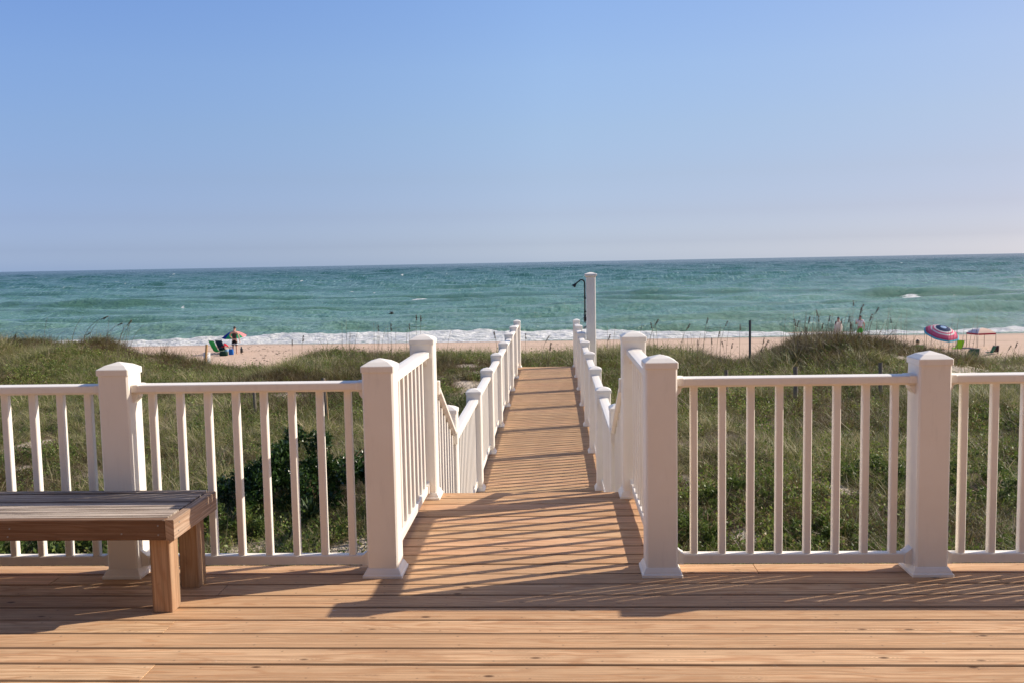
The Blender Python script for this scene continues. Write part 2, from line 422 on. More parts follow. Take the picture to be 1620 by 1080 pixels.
def mirror_mesh(me, L):
    c = me.copy()
    co = np.empty(len(c.vertices) * 3); c.vertices.foreach_get('co', co); co = co.reshape(-1, 3); co[:, 0] = L - co[:, 0]; c.vertices.foreach_set('co', co.ravel())
    c.flip_normals(); return c
MIR = {}
def panel(loc, rz, L, n, label, group, first=.158):
    t = thing('railing', label, 'railing', loc, rz, group)
    key = round(L, 3)
    if key not in TOPM:
        a = MB(); a.loft([prof_top(x) for x in (.0738, L - .0738)]); TOPM[key] = a.mesh('top_rail')
        b = MB(); b.loft([prof_bot(x) for x in (.0738, L - .0738)]); BOTM[key] = b.mesh('bottom_rail')
        MIR[key] = (mirror_mesh(TB, L), mirror_mesh(BB, L))
    obj('top_rail', TOPM[key], WHITE, t); obj('bottom_rail', BOTM[key], WHITE, t)
    p = (L - 2 * first) / (n - 1)
    for i in range(n): obj('baluster', BAL, WHITE, t, (first + i * p, 0, 0))
    obj('bracket', TB, WHITE, t); obj('bracket', BB, WHITE, t); obj('bracket', MIR[key][0], WHITE, t); obj('bracket', MIR[key][1], WHITE, t)
    return t
GP = 'white railing panels'
panel((X_A, Y_RAIL, 0), 0, X_B - X_A, 12, 'white railing panel behind the wooden bench, left of the post the bench hides', GP)
panel((X_B, Y_RAIL, 0), 0, X_C - X_B, 8, 'white railing panel between the bench and the left post of the opening', GP)
panel((X_D, Y_RAIL, 0), 0, X_E - X_D, 8, 'white eight-baluster railing panel right of the opening', GP)
panel((X_E, Y_RAIL, 0), 0, X_F - X_E, 13, 'white railing panel cut by the right edge of the photo', GP)
panel((X_C, Y_RAIL, 0), PI / 2, Y_LAND - .015 - Y_RAIL, 9, 'white railing panel along the left side of the landing', GP)
panel((X_D, Y_RAIL, 0), PI / 2, Y_LAND - .015 - Y_RAIL, 9, 'white railing panel along the right side of the landing', GP)
for x_, s_ in ((XL, 'left'), (XR, 'right')):
    panel((x_, Y_L0, -DROP), PI / 2, Y_W[0] - Y_L0, 16, 'long first white railing panel of the boardwalk, %s side, just past the steps' % s_, GP)
    for i in range(6):
        panel((x_, Y_W[i], -DROP), PI / 2, Y_W[i + 1] - Y_W[i], 12, 'white boardwalk railing panel on the %s, between the %s and %s posts' % (s_, ORD[i], ORD[i + 1]), GP)
# sloping stair panels
def stair_panel(x_, side):
    t = thing('stair_railing', 'sloping white stair railing down the %s side of the steps' % side, 'railing', (x_, Y_LAND, 0), 0, 'stair railings')
    y0, y1 = .0585, Y_L0 - Y_LAND - .0735
    za, zb = .735, .215          # top of rail at both ends
    sl = (zb - za) / (y1 - y0)
    def ring(y, z, pf): return [(a, y, z + b) for a, b in pf]
    pt = [(-.024, -.045), (.024, -.045), (.043, -.03), (.0445, -.01), (.04, 0), (-.04, 0), (-.0445, -.01), (-.043, -.03)]
    m = MB(); m.loft([ring(y0, za, pt), ring(y1, zb, pt)]); m.build('top_rail', WHITE, t)
    m = MB(); pb = [(-.0225, -.045), (.0225, -.045), (.0225, 0), (-.0225, 0)]
    off = -.79
    m.loft([ring(y0, za + off, pb), ring(y1, zb + off, pb)]); m.build('bottom_rail', WHITE, t)
    for i in range(7):
        y = y0 + .07 + i * (y1 - y0 - .14) / 6
        m = MB(); z = za + sl * (y - y0)
        m.loft([oct_ring(-.0175, .0175, -.0175, .0175, z + off - .005, .003), oct_ring(-.0175, .0175, -.0175, .0175, z - .043, .003)])
        m.build('baluster', WHITE, t, loc=(0, y, 0))
    m = MB(); m.box(-.05, .05, y1 - .04, y1 + .002, zb - .09, zb + .012, ch=.004); m.build('bracket', WHITE, t)
    m = MB(); m.box(-.05, .05, y0 - .001, y0 + .035, za - .09, za + .0, ch=.004); m.build('bracket', WHITE, t)
stair_panel(X_C + .04, 'left'); stair_panel(X_D - .035, 'right')

# ------------------------------------------------------------------ bench
def bench():
    t = thing('bench', 'low weathered wooden bench standing on the deck against the white railing', 'bench', (0, 0, 0))
    xr, xl, yf, yb, zt = -1.632, -3.46, 3.770, 4.268, .420
    rb = random.Random(5)
    # seat boards inside the frame
    yy_ = yf + .041; wds = [.138, .138, .139]
    for j, wd in enumerate(wds):
        m = MB(); add_board(m, xl + .04, xr - .040 - rb.uniform(0, .012), yy_ + wd / 2, zt - .001 - .003 * (j == 1), rb.uniform(.1, 1), wid=wd - .004, th=.034)
        o = m.build('seat_board', BENCHTOP, t); yy_ += wd + .001
    def frame(x0, x1, y0, y1, z0, z1, name, mat, along='x'):
        m = MB(); rid = rb.uniform(.1, 1); c = .003
        if along == 'x':
            pf = [(y0 + c, z0), (y1 - c, z0), (y1, z0 + c), (y1, z1 - c), (y1 - c, z1), (y0 + c, z1), (y0, z1 - c), (y0, z0 + c)]
            vs = []; uvs = []
            for x in (x0, x1):
                for a, b in pf: vs.append((x, a, b)); uvs.append((x * 1.0 + rid * 9, -1 + 2 * (b - z0 + (a - y0) * .6) / (z1 - z0 + (y1 - y0) * .6)))
        elif along == 'y':
            pf = [(x0 + c, z0), (x1 - c, z0), (x1, z0 + c), (x1, z1 - c), (x1 - c, z1), (x0 + c, z1), (x0, z1 - c), (x0, z0 + c)]
            vs = []; uvs = []
            for y in (y0, y1):
                for a, b in pf: vs.append((a, y, b)); uvs.append((y + rid * 9, -1 + 2 * (b - z0 + (a - x0) * .6) / (z1 - z0 + (x1 - x0) * .6)))
        else:
            pf = [(x0 + c, y0), (x1 - c, y0), (x1, y0 + c), (x1, y1 - c), (x1 - c, y1), (x0 + c, y1), (x0, y1 - c), (x0, y0 + c)]
            vs = []; uvs = []
            for z in (z0, z1):
                for a, b in pf: vs.append((a, b, z)); uvs.append((z + rid * 9, -1 + 2 * (a - x0 + (b - y0) * .8) / (x1 - x0 + (y1 - y0) * .8)))
        n = 8; fs = [tuple(reversed(range(n))), tuple(range(n, 2 * n))] + [(j, (j + 1) % n, n + (j + 1) % n, n + j) for j in range(n)]
        if along == 'y': fs = [tuple(reversed(f)) for f in fs]
        m.add(vs, fs, uvs, a=rid); return m.build(name, mat, t)
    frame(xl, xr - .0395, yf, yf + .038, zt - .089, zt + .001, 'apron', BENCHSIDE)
    frame(xl, xr - .0395, yb - .038, yb, zt - .089, zt + .006, 'apron', BENCHTOP)
    frame(xr - .038, xr, yf + .002, yb, zt - .090, zt - .001, 'end_board', BENCHEND, 'y')
    frame(xl - .040, xl - .002, yf + .002, yb, zt - .090, zt - .001, 'end_board', BENCHEND, 'y')
    for x0 in (-1.760, xl + .05):
        frame(x0, x0 + .089, 3.8095, 3.8985, 0.001, zt - .036, 'leg', BENCHLEG, 'z')
        frame(x0, x0 + .089, 4.110, 4.199, 0.001, zt - .036, 'leg', BENCHLEG, 'z')
    for nx_, nz in ((-1.70, .355), (-1.70, .395), (-1.86, .36), (-2.35, .385), (-2.36, .35), (-2.95, .37)):
        m = MB(); m.tube([(nx_, yf + .001, nz), (nx_, yf - .0015, nz)], .0038, 8); m.build('nail', STEEL, t)
    for ny, nz in ((3.82, .36), (3.83, .395), (4.19, .37), (4.14, .392)):
        m = MB(); m.tube([(xr - .001, ny, nz), (xr + .0015, ny, nz)], .0038, 8); m.build('nail', STEEL, t)
    return t
bench()

# ------------------------------------------------------------------ shower post
sx, sY = .655, 16.5
sp_ = thing('shower_post', 'tall white post beside the boardwalk that carries the beach shower', 'shower post', (sx, sY, -DROP - .4))
m = MB(); m.loft([sq(.084, 0, .012), sq(.084, 2.44, .012)]); m.build('shaft', WHITE, sp_)
m = MB(); m.loft([sq(.086, 2.41, .004), sq(.108, 2.428, .004), sq(.110, 2.455, .004), sq(.106, 2.465, .004), sq(.02, 2.492, .004)]); m.build('cap', WHITE, sp_)
sh = thing('beach_shower', 'black shower pipe with curved neck and head, fixed to the tall white post', 'shower', (sx, sY - .0, -DROP - .4))
px_ = -.108
pts = [(px_, -.02, 1.72), (px_, -.02, 2.30)] + [(px_ - .055 + .055 * math.cos(a), -.02, 2.30 + .06 * math.sin(a)) for a in np.linspace(.3, PI * .72, 8)] + [(px_ - .155, -.02, 2.295)]
m = MB(); m.tube(pts, .0125, 10); m.build('pipe', BLACK, sh, True)
m = MB(); m.tube([(px_ - .150, -.02, 2.300), (px_ - .17, -.02, 2.278), (px_ - .195, -.02, 2.25), (px_ - .2, -.02, 2.244)], [.014, .022, .038, .036], 12); m.build('shower_head', BLACK, sh, True)
m = MB(); m.tube([(px_, -.02, 1.74), (px_, -.02, 1.70), (px_, -.02, 1.64), (px_, -.02, 1.60)], [.022, .018, .026, .008], 10); m.tube([(px_ - .03, -.02, 1.68), (px_ + .03, -.02, 1.68)], .009, 8); m.build('valve', BLACK, sh, True)
for z in (1.78, 2.02):
    m = MB(); m.box(px_ - .018, px_ + .0245, -.035, -.005, z, z + .02); m.build('clamp', BLACK, sh)
m = MB(); m.tube([(-.083, -.03, 1.52), (-.115, -.03, 1.515), (-.125, -.03, 1.49)], [.016, .02, .014], 8); m.build('tap', STEEL, sh, True)

# ------------------------------------------------------------------ terrain
def fbm(x, y, seed, oct=4, base=1.0, gain=.5):
    """smooth value noise, vectorised"""
    out = np.zeros_like(np.asarray(x, float)); amp = 1.0; tot = 0; f = base
    for o in range(oct):
        xi = np.floor(x * f).astype(np.int64); yi = np.floor(y * f).astype(np.int64)
        xf = x * f - xi; yf = y * f - yi
        def h(a, b):
            n = (a * 374761393 + b * 668265263 + (seed + o) * 1442695041) & 0xffffffff
            n = ((n ^ (n >> 13)) * 1274126177) & 0xffffffff
            return ((n ^ (n >> 16)) & 0xffff) / 65535.0
        u = xf * xf * (3 - 2 * xf); v = yf * yf * (3 - 2 * yf)
        out += amp * ((h(xi, yi) * (1 - u) + h(xi + 1, yi) * u) * (1 - v) + (h(xi, yi + 1) * (1 - u) + h(xi + 1, yi + 1) * u) * v)
        tot += amp; amp *= gain; f *= 2.03
    return out / tot
CX = [-60, -30, -18, -15.5, -14.4, -13.5, -12.3, -10.9, -9.6, -8.0, -7.2, -6.6, -5.5, -4.1, -2.6, -1.8, -.13, 1, 2.1, 3.7, 5.15, 6.2, 7.1, 7.8, 9.1, 10, 11.1, 12.5, 20, 30, 60]
CZ = [-.6, -.45, -.40, -.26, -.60, -.31, -.72, -1.02, -1.24, -1.18, -.88, -.72, -.86, -.82, -.84, -.88, -.92, -.88, -.80, -.96, -1.20, -.96, -.58, -.50, -.68, -.92, -1.16, -1.26, -1.0, -.6, -.6]
def sstep(a, b, t):
    t = np.clip((t - a) / (b - a), 0, 1); return t * t * (3 - 2 * t)
def terrain(x, y):
    x = np.asarray(x, float); y = np.asarray(y, float)
    crest = np.interp(x, CX, CZ) - .34
    base = np.interp(y, [-50, 4, 9, 15, 20], [-1.9, -1.78, -1.62, -1.45, -1.40])
    z = base + (crest - base) * sstep(18.0, 25.0, y)
    beach = np.interp(y, [34, 57, 68, 76, 90, 300, 3000], [-3.85, -4.0, -4.45, -5.0, -5.6, -9, -20])
    z = z + (beach - z) * sstep(26.3, 36.5, y)
    dune = 1 - sstep(30, 38, y)
    z = z + dune * ((fbm(x, y, 3, 3, .35) - .5) * .28 + (fbm(x, y, 9, 2, 1.6) - .5) * .10) * (1 - .6 * sstep(21, 25, y))
    z = z + (1 - dune) * (fbm(x, y, 5, 2, .12) - .5) * .10
    return z
def tz(x, y): return float(terrain(np.array([x]), np.array([y]))[0])
def hit(u, v, lift=0.0):
    d = ray(u, v); y = 5.0
    while y < 300:
        p = Vector((0, 0, EYE)) + d * (y / d.y)
        if p.z <= tz(p.x, p.y) + lift: return Vector((p.x, p.y, tz(p.x, p.y)))
        y += .04 if y < 40 else .15
    return Vector((p.x, p.y, -4.0))
def grid_obj(name, xs, ys, zf, mat, smooth=True, attrs=None):
    X, Y = np.meshgrid(xs, ys); Z = zf(X, Y)
    nx, ny = len(xs), len(ys)
    me = bpy.data.meshes.new(name)
    co = np.stack([X, Y, Z], -1).reshape(-1, 3).astype(np.float32)
    i = np.arange(nx * ny).reshape(ny, nx)
    q = np.stack([i[:-1, :-1], i[:-1, 1:], i[1:, 1:], i[1:, :-1]], -1).reshape(-1, 4)
    me.vertices.add(len(co)); me.vertices.foreach_set('co', co.ravel())
    me.loops.add(q.size); me.loops.foreach_set('vertex_index', q.ravel().astype(np.int32))
    me.polygons.add(len(q)); me.polygons.foreach_set('loop_start', np.arange(0, q.size, 4, dtype=np.int32)); me.polygons.foreach_set('loop_total', np.full(len(q), 4, dtype=np.int32))
    me.update(calc_edges=True)
    if smooth: me.shade_smooth()
    for k_, fn in (attrs or {}).items():
        at = me.attributes.new(k_, 'FLOAT', 'POINT'); at.data.foreach_set('value', fn(X, Y).ravel().astype(np.float32))
    o = obj(name, me, mat); return o
def geo_range(a, b, n): return a * (b / a) ** np.linspace(0, 1, n)
# where bare sand shows among the plants: (x, y, radius)
def pxw(u, v):
    p = hit(u, v); return p.x, p.y
SAND = [(*pxw(758, 612), .6), (*pxw(765, 590), .5), (*pxw(735, 578), .4), (*pxw(640, 562), .5), (*pxw(1415, 562), .55), (*pxw(1500, 583), .8), (*pxw(1560, 585), 1.0),
        (*pxw(1610, 585), 1.0), (*pxw(1460, 590), .5), (*pxw(450, 628), .5), (*pxw(880, 563), .35), (*pxw(600, 868), .6), (*pxw(395, 870), .4), (*pxw(1180, 850), .28), (*pxw(1310, 770), .25),
        (*pxw(1090, 760), .25), (*pxw(1350, 780), .25), (*pxw(60, 700), .35), (*pxw(30, 745), .35), (*pxw(120, 640), .25), (*pxw(1060, 566), .4), (*pxw(1210, 556), .7), (*pxw(1170, 560), .5)]
def density(x, y):
    x = np.asarray(x, float); y = np.asarray(y, float)
    d = sstep(.30, .44, fbm(x, y, 21, 3, .55))
    d = .45 + .55 * d
    for a, b, r in SAND:
        rr_ = np.hypot(x - a, (y - b) * .75) / r + (fbm(x, y, 31, 3, 1.8) - .5) * .8
        d = d * np.clip(.08 + .92 * sstep(.55, 1.15, rr_), 0, 1)
    edge = 27.2 + (fbm(x, y * 0, 41, 3, .5) - .5) * 2.6
    d = d * (1 - sstep(edge - .5, edge + .6, y))
    return d

# ground material
k = N('sand_and_litter'); g = k.n('NewGeometry').outputs['Position']
va = k.n('Attribute', attribute_name='veg').outputs['Fac']
spz = k.n('SeparateXYZ'); k.l(g, spz.inputs[0])
n1 = k.noise(g, .8, 5, .6); n2 = k.noise(g, 9, 4, .7); n3 = k.noise(k.vscale(g, (.25, 1.6, 1)), 1, 4, .6)
beach = k.mix(n3, (.56, .40, .29), (.64, .475, .355))
beach = k.mix(k.ramp(k.noise(k.vscale(g, (.9, 2.2, 1)), 1.3, 5, .75), [(.60, 0.0), (.72, .55)]), beach, (.30, .21, .15))
# tyre tracks running along the beach
tr = k.math('ABSOLUTE', k.math('SUBTRACT', k.math('ADD', spz.outputs[1], k.math('MULTIPLY', k.noise(k.vscale(g, (.04, 0, 0)), 1, 2), 3)), 63.5))
tr2 = k.math('ABSOLUTE', k.math('SUBTRACT', tr, .8))
beach = k.mix(k.math('MULTIPLY', k.ramp(tr2, [(.15, 1.0), (.45, 0.0)]), k.ramp(n1, [(.4, .2), (.6, .7)])), beach, (.36, .25, .185))
wet = k.ramp(k.math('DIVIDE', k.math('SUBTRACT', spz.outputs[1], 68), 6), [(0, 0.0), (1, .55)])
beach = k.mix(wet, beach, (.34, .26, .22))
dune = k.mix(n2, (.50, .42, .33), (.62, .53, .43))
dune = k.mix(k.ramp(n2, [(.5, 0.0), (.62, .75)]), dune, (.20, .15, .11))
lit = k.mix(n2, (.07, .045, .03), (.15, .11, .075))
lit = k.mix(k.ramp(k.noise(g, 30, 3, .7), [(.55, 0.0), (.7, .8)]), lit, (.34, .27, .19))
dune = k.mix(k.math('MULTIPLY', k.ramp(va, [(.15, 0.0), (.5, 1.0)]), k.ramp(n1, [(.25, .75), (.6, 1.0)])), dune, lit)
c = k.mix(k.ramp(k.math('DIVIDE', k.math('SUBTRACT', spz.outputs[1], 29), 4), [(0, 0.0), (1, 1.0)]), dune, beach)
k.col(c).set(Roughness=.95, Specular_IOR_Level=.15)
bh = k.math('ADD', k.noise(g, 2.2, 5, .65), k.math('MULTIPLY', k.noise(g, 25, 3, .6), .25))
k.l(k.bump(bh, 1.0, .12), k.p.inputs['Normal'])
GROUND = k.m
xs = np.concatenate([-geo_range(3000, 22, 40), np.arange(-21.8, 21.9, .22), geo_range(22, 3000, 40)])
ys = np.concatenate([[-400, -150, -60, -20, -8, -2], np.arange(2, 40, .22), geo_range(40, 120, 90)[0:], [160, 250, 500]])
tag(grid_obj('sand', xs, ys, terrain, GROUND, attrs={'veg': density}), kind='structure')

# ------------------------------------------------------------------ sea
SEA = -5.0
WR = random.Random(11)
waves = []
for i in range(46):
    L = 3.2 * (9.0 ** WR.random()); th = WR.gauss(-PI / 2, .30); kk = 2 * PI / L
    waves.append((kk * math.cos(th), kk * math.sin(th), WR.uniform(0, 6.28), .0066 * L ** .95))
SWELL = [(88.5, .38, 2.0, 1), (99, .36, 2.6, 2), (113, .42, 3.2, 3), (131, .55, 4.2, 4), (152, .85, 4.6, 5), (178, .60, 5, 6), (205, .34, 6, 7), (240, .36, 7, 8), (285, .4, 8, 9), (340, .4, 9, 10)]
def swell_y(x, y0, s): return y0 + (fbm(x, x * 0, s, 3, .02) - .5) * y0 * .13 - x * .04
def shore_y(x): return 77.0 + (fbm(x, x * 0, 77, 3, .09) - .5) * 1.8 + np.interp(x, [-60, -26, -9, 16, 37], [.5, -.6, -2.6, .0, .6])
def foam_out(x): return np.interp(x, [-60, -30, -24, -17, -10, 0, 8, 16, 26, 37, 60], [80, 80.6, 81.8, 81.6, 80.8, 80.2, 79.6, 79.2, 79.4, 79.2, 79.4]) + (fbm(x, x * 0, 78, 4, .22) - .5) * 5.0
def sea_z(x, y):
    z = np.zeros_like(x); fade = sstep(78, 92, y)
    for kx, ky, ph, a in waves: z += a * np.sin(kx * x + ky * y + ph)
    z *= (.35 + .65 * fade) * (1 + .3 * sstep(120, 400, y)) * (.6 + .8 * fbm(x, y, 55, 2, .03))
    for y0, a, wd, s in SWELL:
        yc_ = swell_y(x, y0, s); am = a * np.clip(fbm(x, x * 0, s + 100, 2, .028) * 2.2 - .45, .1, 1.2)
        d = (y - yc_) / wd
        z += am * np.where(d < 0, np.exp(-(d * 2.0) ** 2), np.exp(-(d * .9) ** 2))
    fo = foam_out(x); sh_ = shore_y(x)
    m = sstep(0, 1.2, y - sh_) * (1 - sstep(0, 1.5, y - fo))
    z += m * (.12 + .26 * sstep(-5, 0, y - fo) + .38 * (fbm(x, y, 61, 4, .9) - .35))
    z = SEA + z * sstep(-1.0, 3.0, y - sh_)
    return z
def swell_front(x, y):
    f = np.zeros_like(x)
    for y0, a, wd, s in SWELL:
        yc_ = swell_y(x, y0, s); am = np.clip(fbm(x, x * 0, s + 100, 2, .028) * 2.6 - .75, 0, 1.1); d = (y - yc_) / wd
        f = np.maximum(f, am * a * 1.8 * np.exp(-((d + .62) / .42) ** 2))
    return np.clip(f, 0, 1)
CAPS = []
def cap(u, v, wpx, s=1.0):
    p = at_z(u, v, SEA + .25); CAPS.append((p.x, p.y, wpx / F_PX * p.y * .5, max(.35, p.y * p.y * .55 / (F_PX * 6.5)), s))
for u, v, wp, s in [(60, 490.5, 16, 1.1), (288, 484.5, 10, .9), (160, 492, 8, .6), (550, 477, 24, .7), (562, 475.5, 10, .8), (667, 474.5, 36, 1.3), (655, 475.5, 12, 1.2), (978, 463.5, 34, .8), (993, 463, 16, 1.0), (945, 465, 10, .8),
                    (480, 446, 8, .9), (107, 457, 8, .8), (132, 456, 8, .8), (143, 455, 5, .8), (556, 461, 9, .8), (640, 436, 7, .9), (1455, 469, 70, 1.0), (1440, 468.5, 30, 1.1), (1385, 470, 16, .6), (1510, 467, 22, .6), (1560, 466, 14, .5),
                    (1570, 482, 60, .55), (1600, 483, 26, .6), (290, 492, 30, .4), (380, 528, 40, .35), (1200, 506, 50, .3)]:
    cap(u, v, wp, s)
for i in range(230):
    u = WR.uniform(-250, 1850); v0 = 433 - (u / 1620) * 29; v = v0 + 6 + 65 * WR.random() ** 1.7
    cap(u, v, WR.uniform(1.5, 5), WR.uniform(.45, .95))
def foam_attr(x, y):
    sh_ = shore_y(x); fo = foam_out(x)
    f = sstep(-.3, .5, y - sh_) * (1 - sstep(-.6, 1.6, y - fo)) * (.78 + .5 * (fbm(x, y, 62, 3, .5) - .3))
    # thinner lace trailing outside the break
    f = np.maximum(f, .42 * sstep(0, 1, y - fo) * (1 - sstep(2, 6, y - fo)) * fbm(x, y, 63, 3, .35) * 1.3)
    for a, b, wx, wy, s in CAPS:
        sel = (np.abs(x - a) < wx * 3) & (np.abs(y - b) < wy * 3)
        if sel.any():
            f[sel] = np.maximum(f[sel], s * np.exp(-((x[sel] - a) / wx) ** 2 - ((y[sel] - b) / wy) ** 2))
    return f
k = N('sea_water'); g = k.n('NewGeometry').outputs['Position']
fa = k.n('Attribute', attribute_name='foam').outputs['Fac']
spz = k.n('SeparateXYZ'); k.l(g, spz.inputs[0]); Yc = spz.outputs[1]
pn = k.noise(k.vscale(g, (.010, .022, 0)), 1, 4, .6); pn2 = k.noise(k.vscale(g, (.05, .16, 0)), 1, 4, .65); pn3 = k.noise(k.vscale(g, (.0016, .005, 0)), 1, 5, .65)
yn = k.math('ADD', Yc, k.math('MULTIPLY', k.math('SUBTRACT', pn2, .5), 16))
yn = k.math('ADD', yn, k.math('MULTIPLY', k.math('SUBTRACT', pn, .5), k.math('MULTIPLY', Yc, .45)))
depth = k.math('LOGARITHM', k.math('DIVIDE', k.math('MAXIMUM', yn, 70), 70), 40.0)       # 0 at the shore .. 1 at 2.8 km
body = k.ramp(depth, [(0, (.30, .43, .29)), (.055, (.225, .37, .265)), (.12, (.19, .37, .28)), (.25, (.145, .31, .25)), (.45, (.058, .17, .145)), (.75, (.016, .072, .075)), (1, (.008, .042, .052))])
body = k.mix(k.ramp(pn3, [(.35, .35), (.65, 0.0)]), body, (.03, .10, .09))
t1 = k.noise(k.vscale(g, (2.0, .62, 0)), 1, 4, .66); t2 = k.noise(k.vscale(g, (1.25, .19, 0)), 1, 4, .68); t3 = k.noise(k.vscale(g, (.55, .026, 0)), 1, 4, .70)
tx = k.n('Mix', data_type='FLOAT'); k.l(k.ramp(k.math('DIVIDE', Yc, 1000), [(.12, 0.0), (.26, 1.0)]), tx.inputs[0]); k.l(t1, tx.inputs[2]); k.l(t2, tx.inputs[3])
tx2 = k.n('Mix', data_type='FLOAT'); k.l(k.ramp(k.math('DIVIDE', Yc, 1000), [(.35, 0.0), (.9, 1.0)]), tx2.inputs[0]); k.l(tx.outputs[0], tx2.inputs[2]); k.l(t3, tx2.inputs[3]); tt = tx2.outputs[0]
body = k.mix(k.ramp(tt, [(.32, .8), (.50, 0.0)]), body, k.mix(1.0, body, (.42, .55, .56), 'MULTIPLY'))  # shading of wave facets painted into the water colour as darker dashes
body = k.mix(k.math('MULTIPLY', k.ramp(tt, [(.52, 0.0), (.70, .75)]), k.ramp(depth, [(.0, .7), (.5, 1.0), (.9, .35)])), body, (.34, .50, .48))  # glitter on the facets painted in as lighter dashes
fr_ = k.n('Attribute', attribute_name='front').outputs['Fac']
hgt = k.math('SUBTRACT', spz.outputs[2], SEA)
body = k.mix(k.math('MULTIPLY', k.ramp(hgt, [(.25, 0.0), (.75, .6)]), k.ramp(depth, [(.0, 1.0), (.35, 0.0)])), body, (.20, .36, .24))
body = k.mix(k.math('MULTIPLY', fr_, .85), body, k.ramp(depth, [(0, (.20, .33, .19)), (.15, (.085, .19, .12)), (.4, (.03, .10, .08))]))  # swell fronts coloured darker to stand for their missing sky reflection
fn = k.noise(k.vscale(g, (1.6, 3.2, 2)), 1, 6, .72)
foam = k.math('MULTIPLY', k.math('SUBTRACT', k.math('ADD', fa, k.math('MULTIPLY', k.math('SUBTRACT', fn, .5), 1.1)), .50), 5.0, clamp=True)
foamc = k.mix(k.ramp(fn, [(.38, 0.0), (.60, 1.0)]), (.50, .52, .48), (.84, .83, .81))
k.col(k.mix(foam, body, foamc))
k.set(Roughness=k.math('ADD', .16, k.math('MULTIPLY', foam, .6)), Specular_IOR_Level=k.math('SUBTRACT', k.ramp(depth, [(0, .36), (.3, .24), (.6, .05)]), k.math('MULTIPLY', foam, .02)), IOR=1.33)
b1 = k.noise(k.vscale(g, (.8, 1.9, 1)), 1, 5, .62); b2 = k.noise(k.vscale(g, (3.0, 6.0, 3)), 1, 4, .6); b0_ = k.noise(k.vscale(g, (.10, .30, 1)), 1, 4, .6)
hh = k.math('ADD', k.math('MULTIPLY', b1, .75), k.math('MULTIPLY', b2, .20)); hh = k.math('ADD', hh, k.math('MULTIPLY', b0_, .8))
k.l(k.bump(hh, 1.0, .85), k.p.inputs['Normal'])
SEAM = k.m
ys = np.concatenate([np.arange(70, 100, .28), 100 * (25000 / 100) ** (np.linspace(0, 1, 620) ** 1.15)])
# fan-shaped grid: columns follow the width that can be seen
t_ = np.concatenate([np.array([-30, -12, -5, -2.5, -1.5, -1.1]), np.linspace(-.9, .9, 520), np.array([1.1, 1.5, 2.5, 5, 12, 30])])
T, Yg = np.meshgrid(t_, ys)
def fan(name, mat):
    X = T * np.clip(Yg, 0, 1e9); Z = sea_z(X, Yg); ny, nx = X.shape
    far = sstep(900, 2500, Yg); Z = Z * (1 - far) + SEA * far
    me = bpy.data.meshes.new(name); co = np.stack([X, Yg, Z], -1).reshape(-1, 3).astype(np.float32)
    i = np.arange(nx * ny).reshape(ny, nx); q = np.stack([i[:-1, :-1], i[:-1, 1:], i[1:, 1:], i[1:, :-1]], -1).reshape(-1, 4)
    me.vertices.add(len(co)); me.vertices.foreach_set('co', co.ravel())
    me.loops.add(q.size); me.loops.foreach_set('vertex_index', q.ravel().astype(np.int32))
    me.polygons.add(len(q)); me.polygons.foreach_set('loop_start', np.arange(0, q.size, 4, dtype=np.int32)); me.polygons.foreach_set('loop_total', np.full(len(q), 4, dtype=np.int32))
    me.update(calc_edges=True); me.shade_smooth()
    at = me.attributes.new('foam', 'FLOAT', 'POINT'); at.data.foreach_set('value', foam_attr(X, Yg).ravel().astype(np.float32))
    at = me.attributes.new('front', 'FLOAT', 'POINT'); at.data.foreach_set('value', swell_front(X, Yg).ravel().astype(np.float32))
    return obj(name, me, mat)
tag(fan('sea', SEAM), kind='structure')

# ------------------------------------------------------------------ plants
def leaf_mat(name, cols, straw, rough=.5, trans=.3):
    k = N(name); tint = k.n('Attribute', attribute_type='INSTANCER', attribute_name='tint').outputs['Fac']
    rd = k.n('Attribute', attribute_name='rnd').outputs['Fac']
    t = k.math('ADD', k.math('MULTIPLY', tint, .7), k.math('MULTIPLY', rd, .3))
    n_ = len(cols); c = k.ramp(t, [(i / (n_ - 1), cc) for i, cc in enumerate(cols)])
    c = k.mix(k.math('MULTIPLY', k.ramp(rd, [(.72, 0.0), (.80, .9)]), k.ramp(tint, [(.12, .15), (.45, 1.0)])), c, straw)
    c = k.mix(k.ramp(rd, [(.10, .7), (.2, 0.0)]), c, tuple(x * .45 for x in cols[0]))
    k.col(c).set(Roughness=rough, Specular_IOR_Level=.35)
    tr = k.n('BsdfTranslucent'); k.l(c, tr.inputs[0]); mx = k.n('MixShader'); mx.inputs[0].default_value = trans
    k.l(k.p.outputs[0], mx.inputs[1]); k.l(tr.outputs[0], mx.inputs[2]); k.l(mx.outputs[0], k.out.inputs[0])
    return k.m
GRASS = leaf_mat('grass_blades', [(.085, .052, .022), (.17, .135, .05), (.16, .195, .048), (.26, .28, .085), (.42, .345, .17)], (.58, .47, .31), trans=.36)
LEAF = leaf_mat('small_leaves', [(.08, .12, .03), (.13, .19, .035), (.20, .265, .05), (.29, .32, .075)], (.36, .27, .13), rough=.5, trans=.35)
WAX = leaf_mat('waxy_leaves', [(.03, .065, .016), (.06, .115, .025), (.12, .19, .04)], (.20, .24, .08), rough=.28, trans=.25)
OAT = simple('sea_oat_straw', (.17, .135, .08), .8, .3, 40)
OATH = simple('sea_oat_seed', (.085, .06, .035), .85, .35, 40)

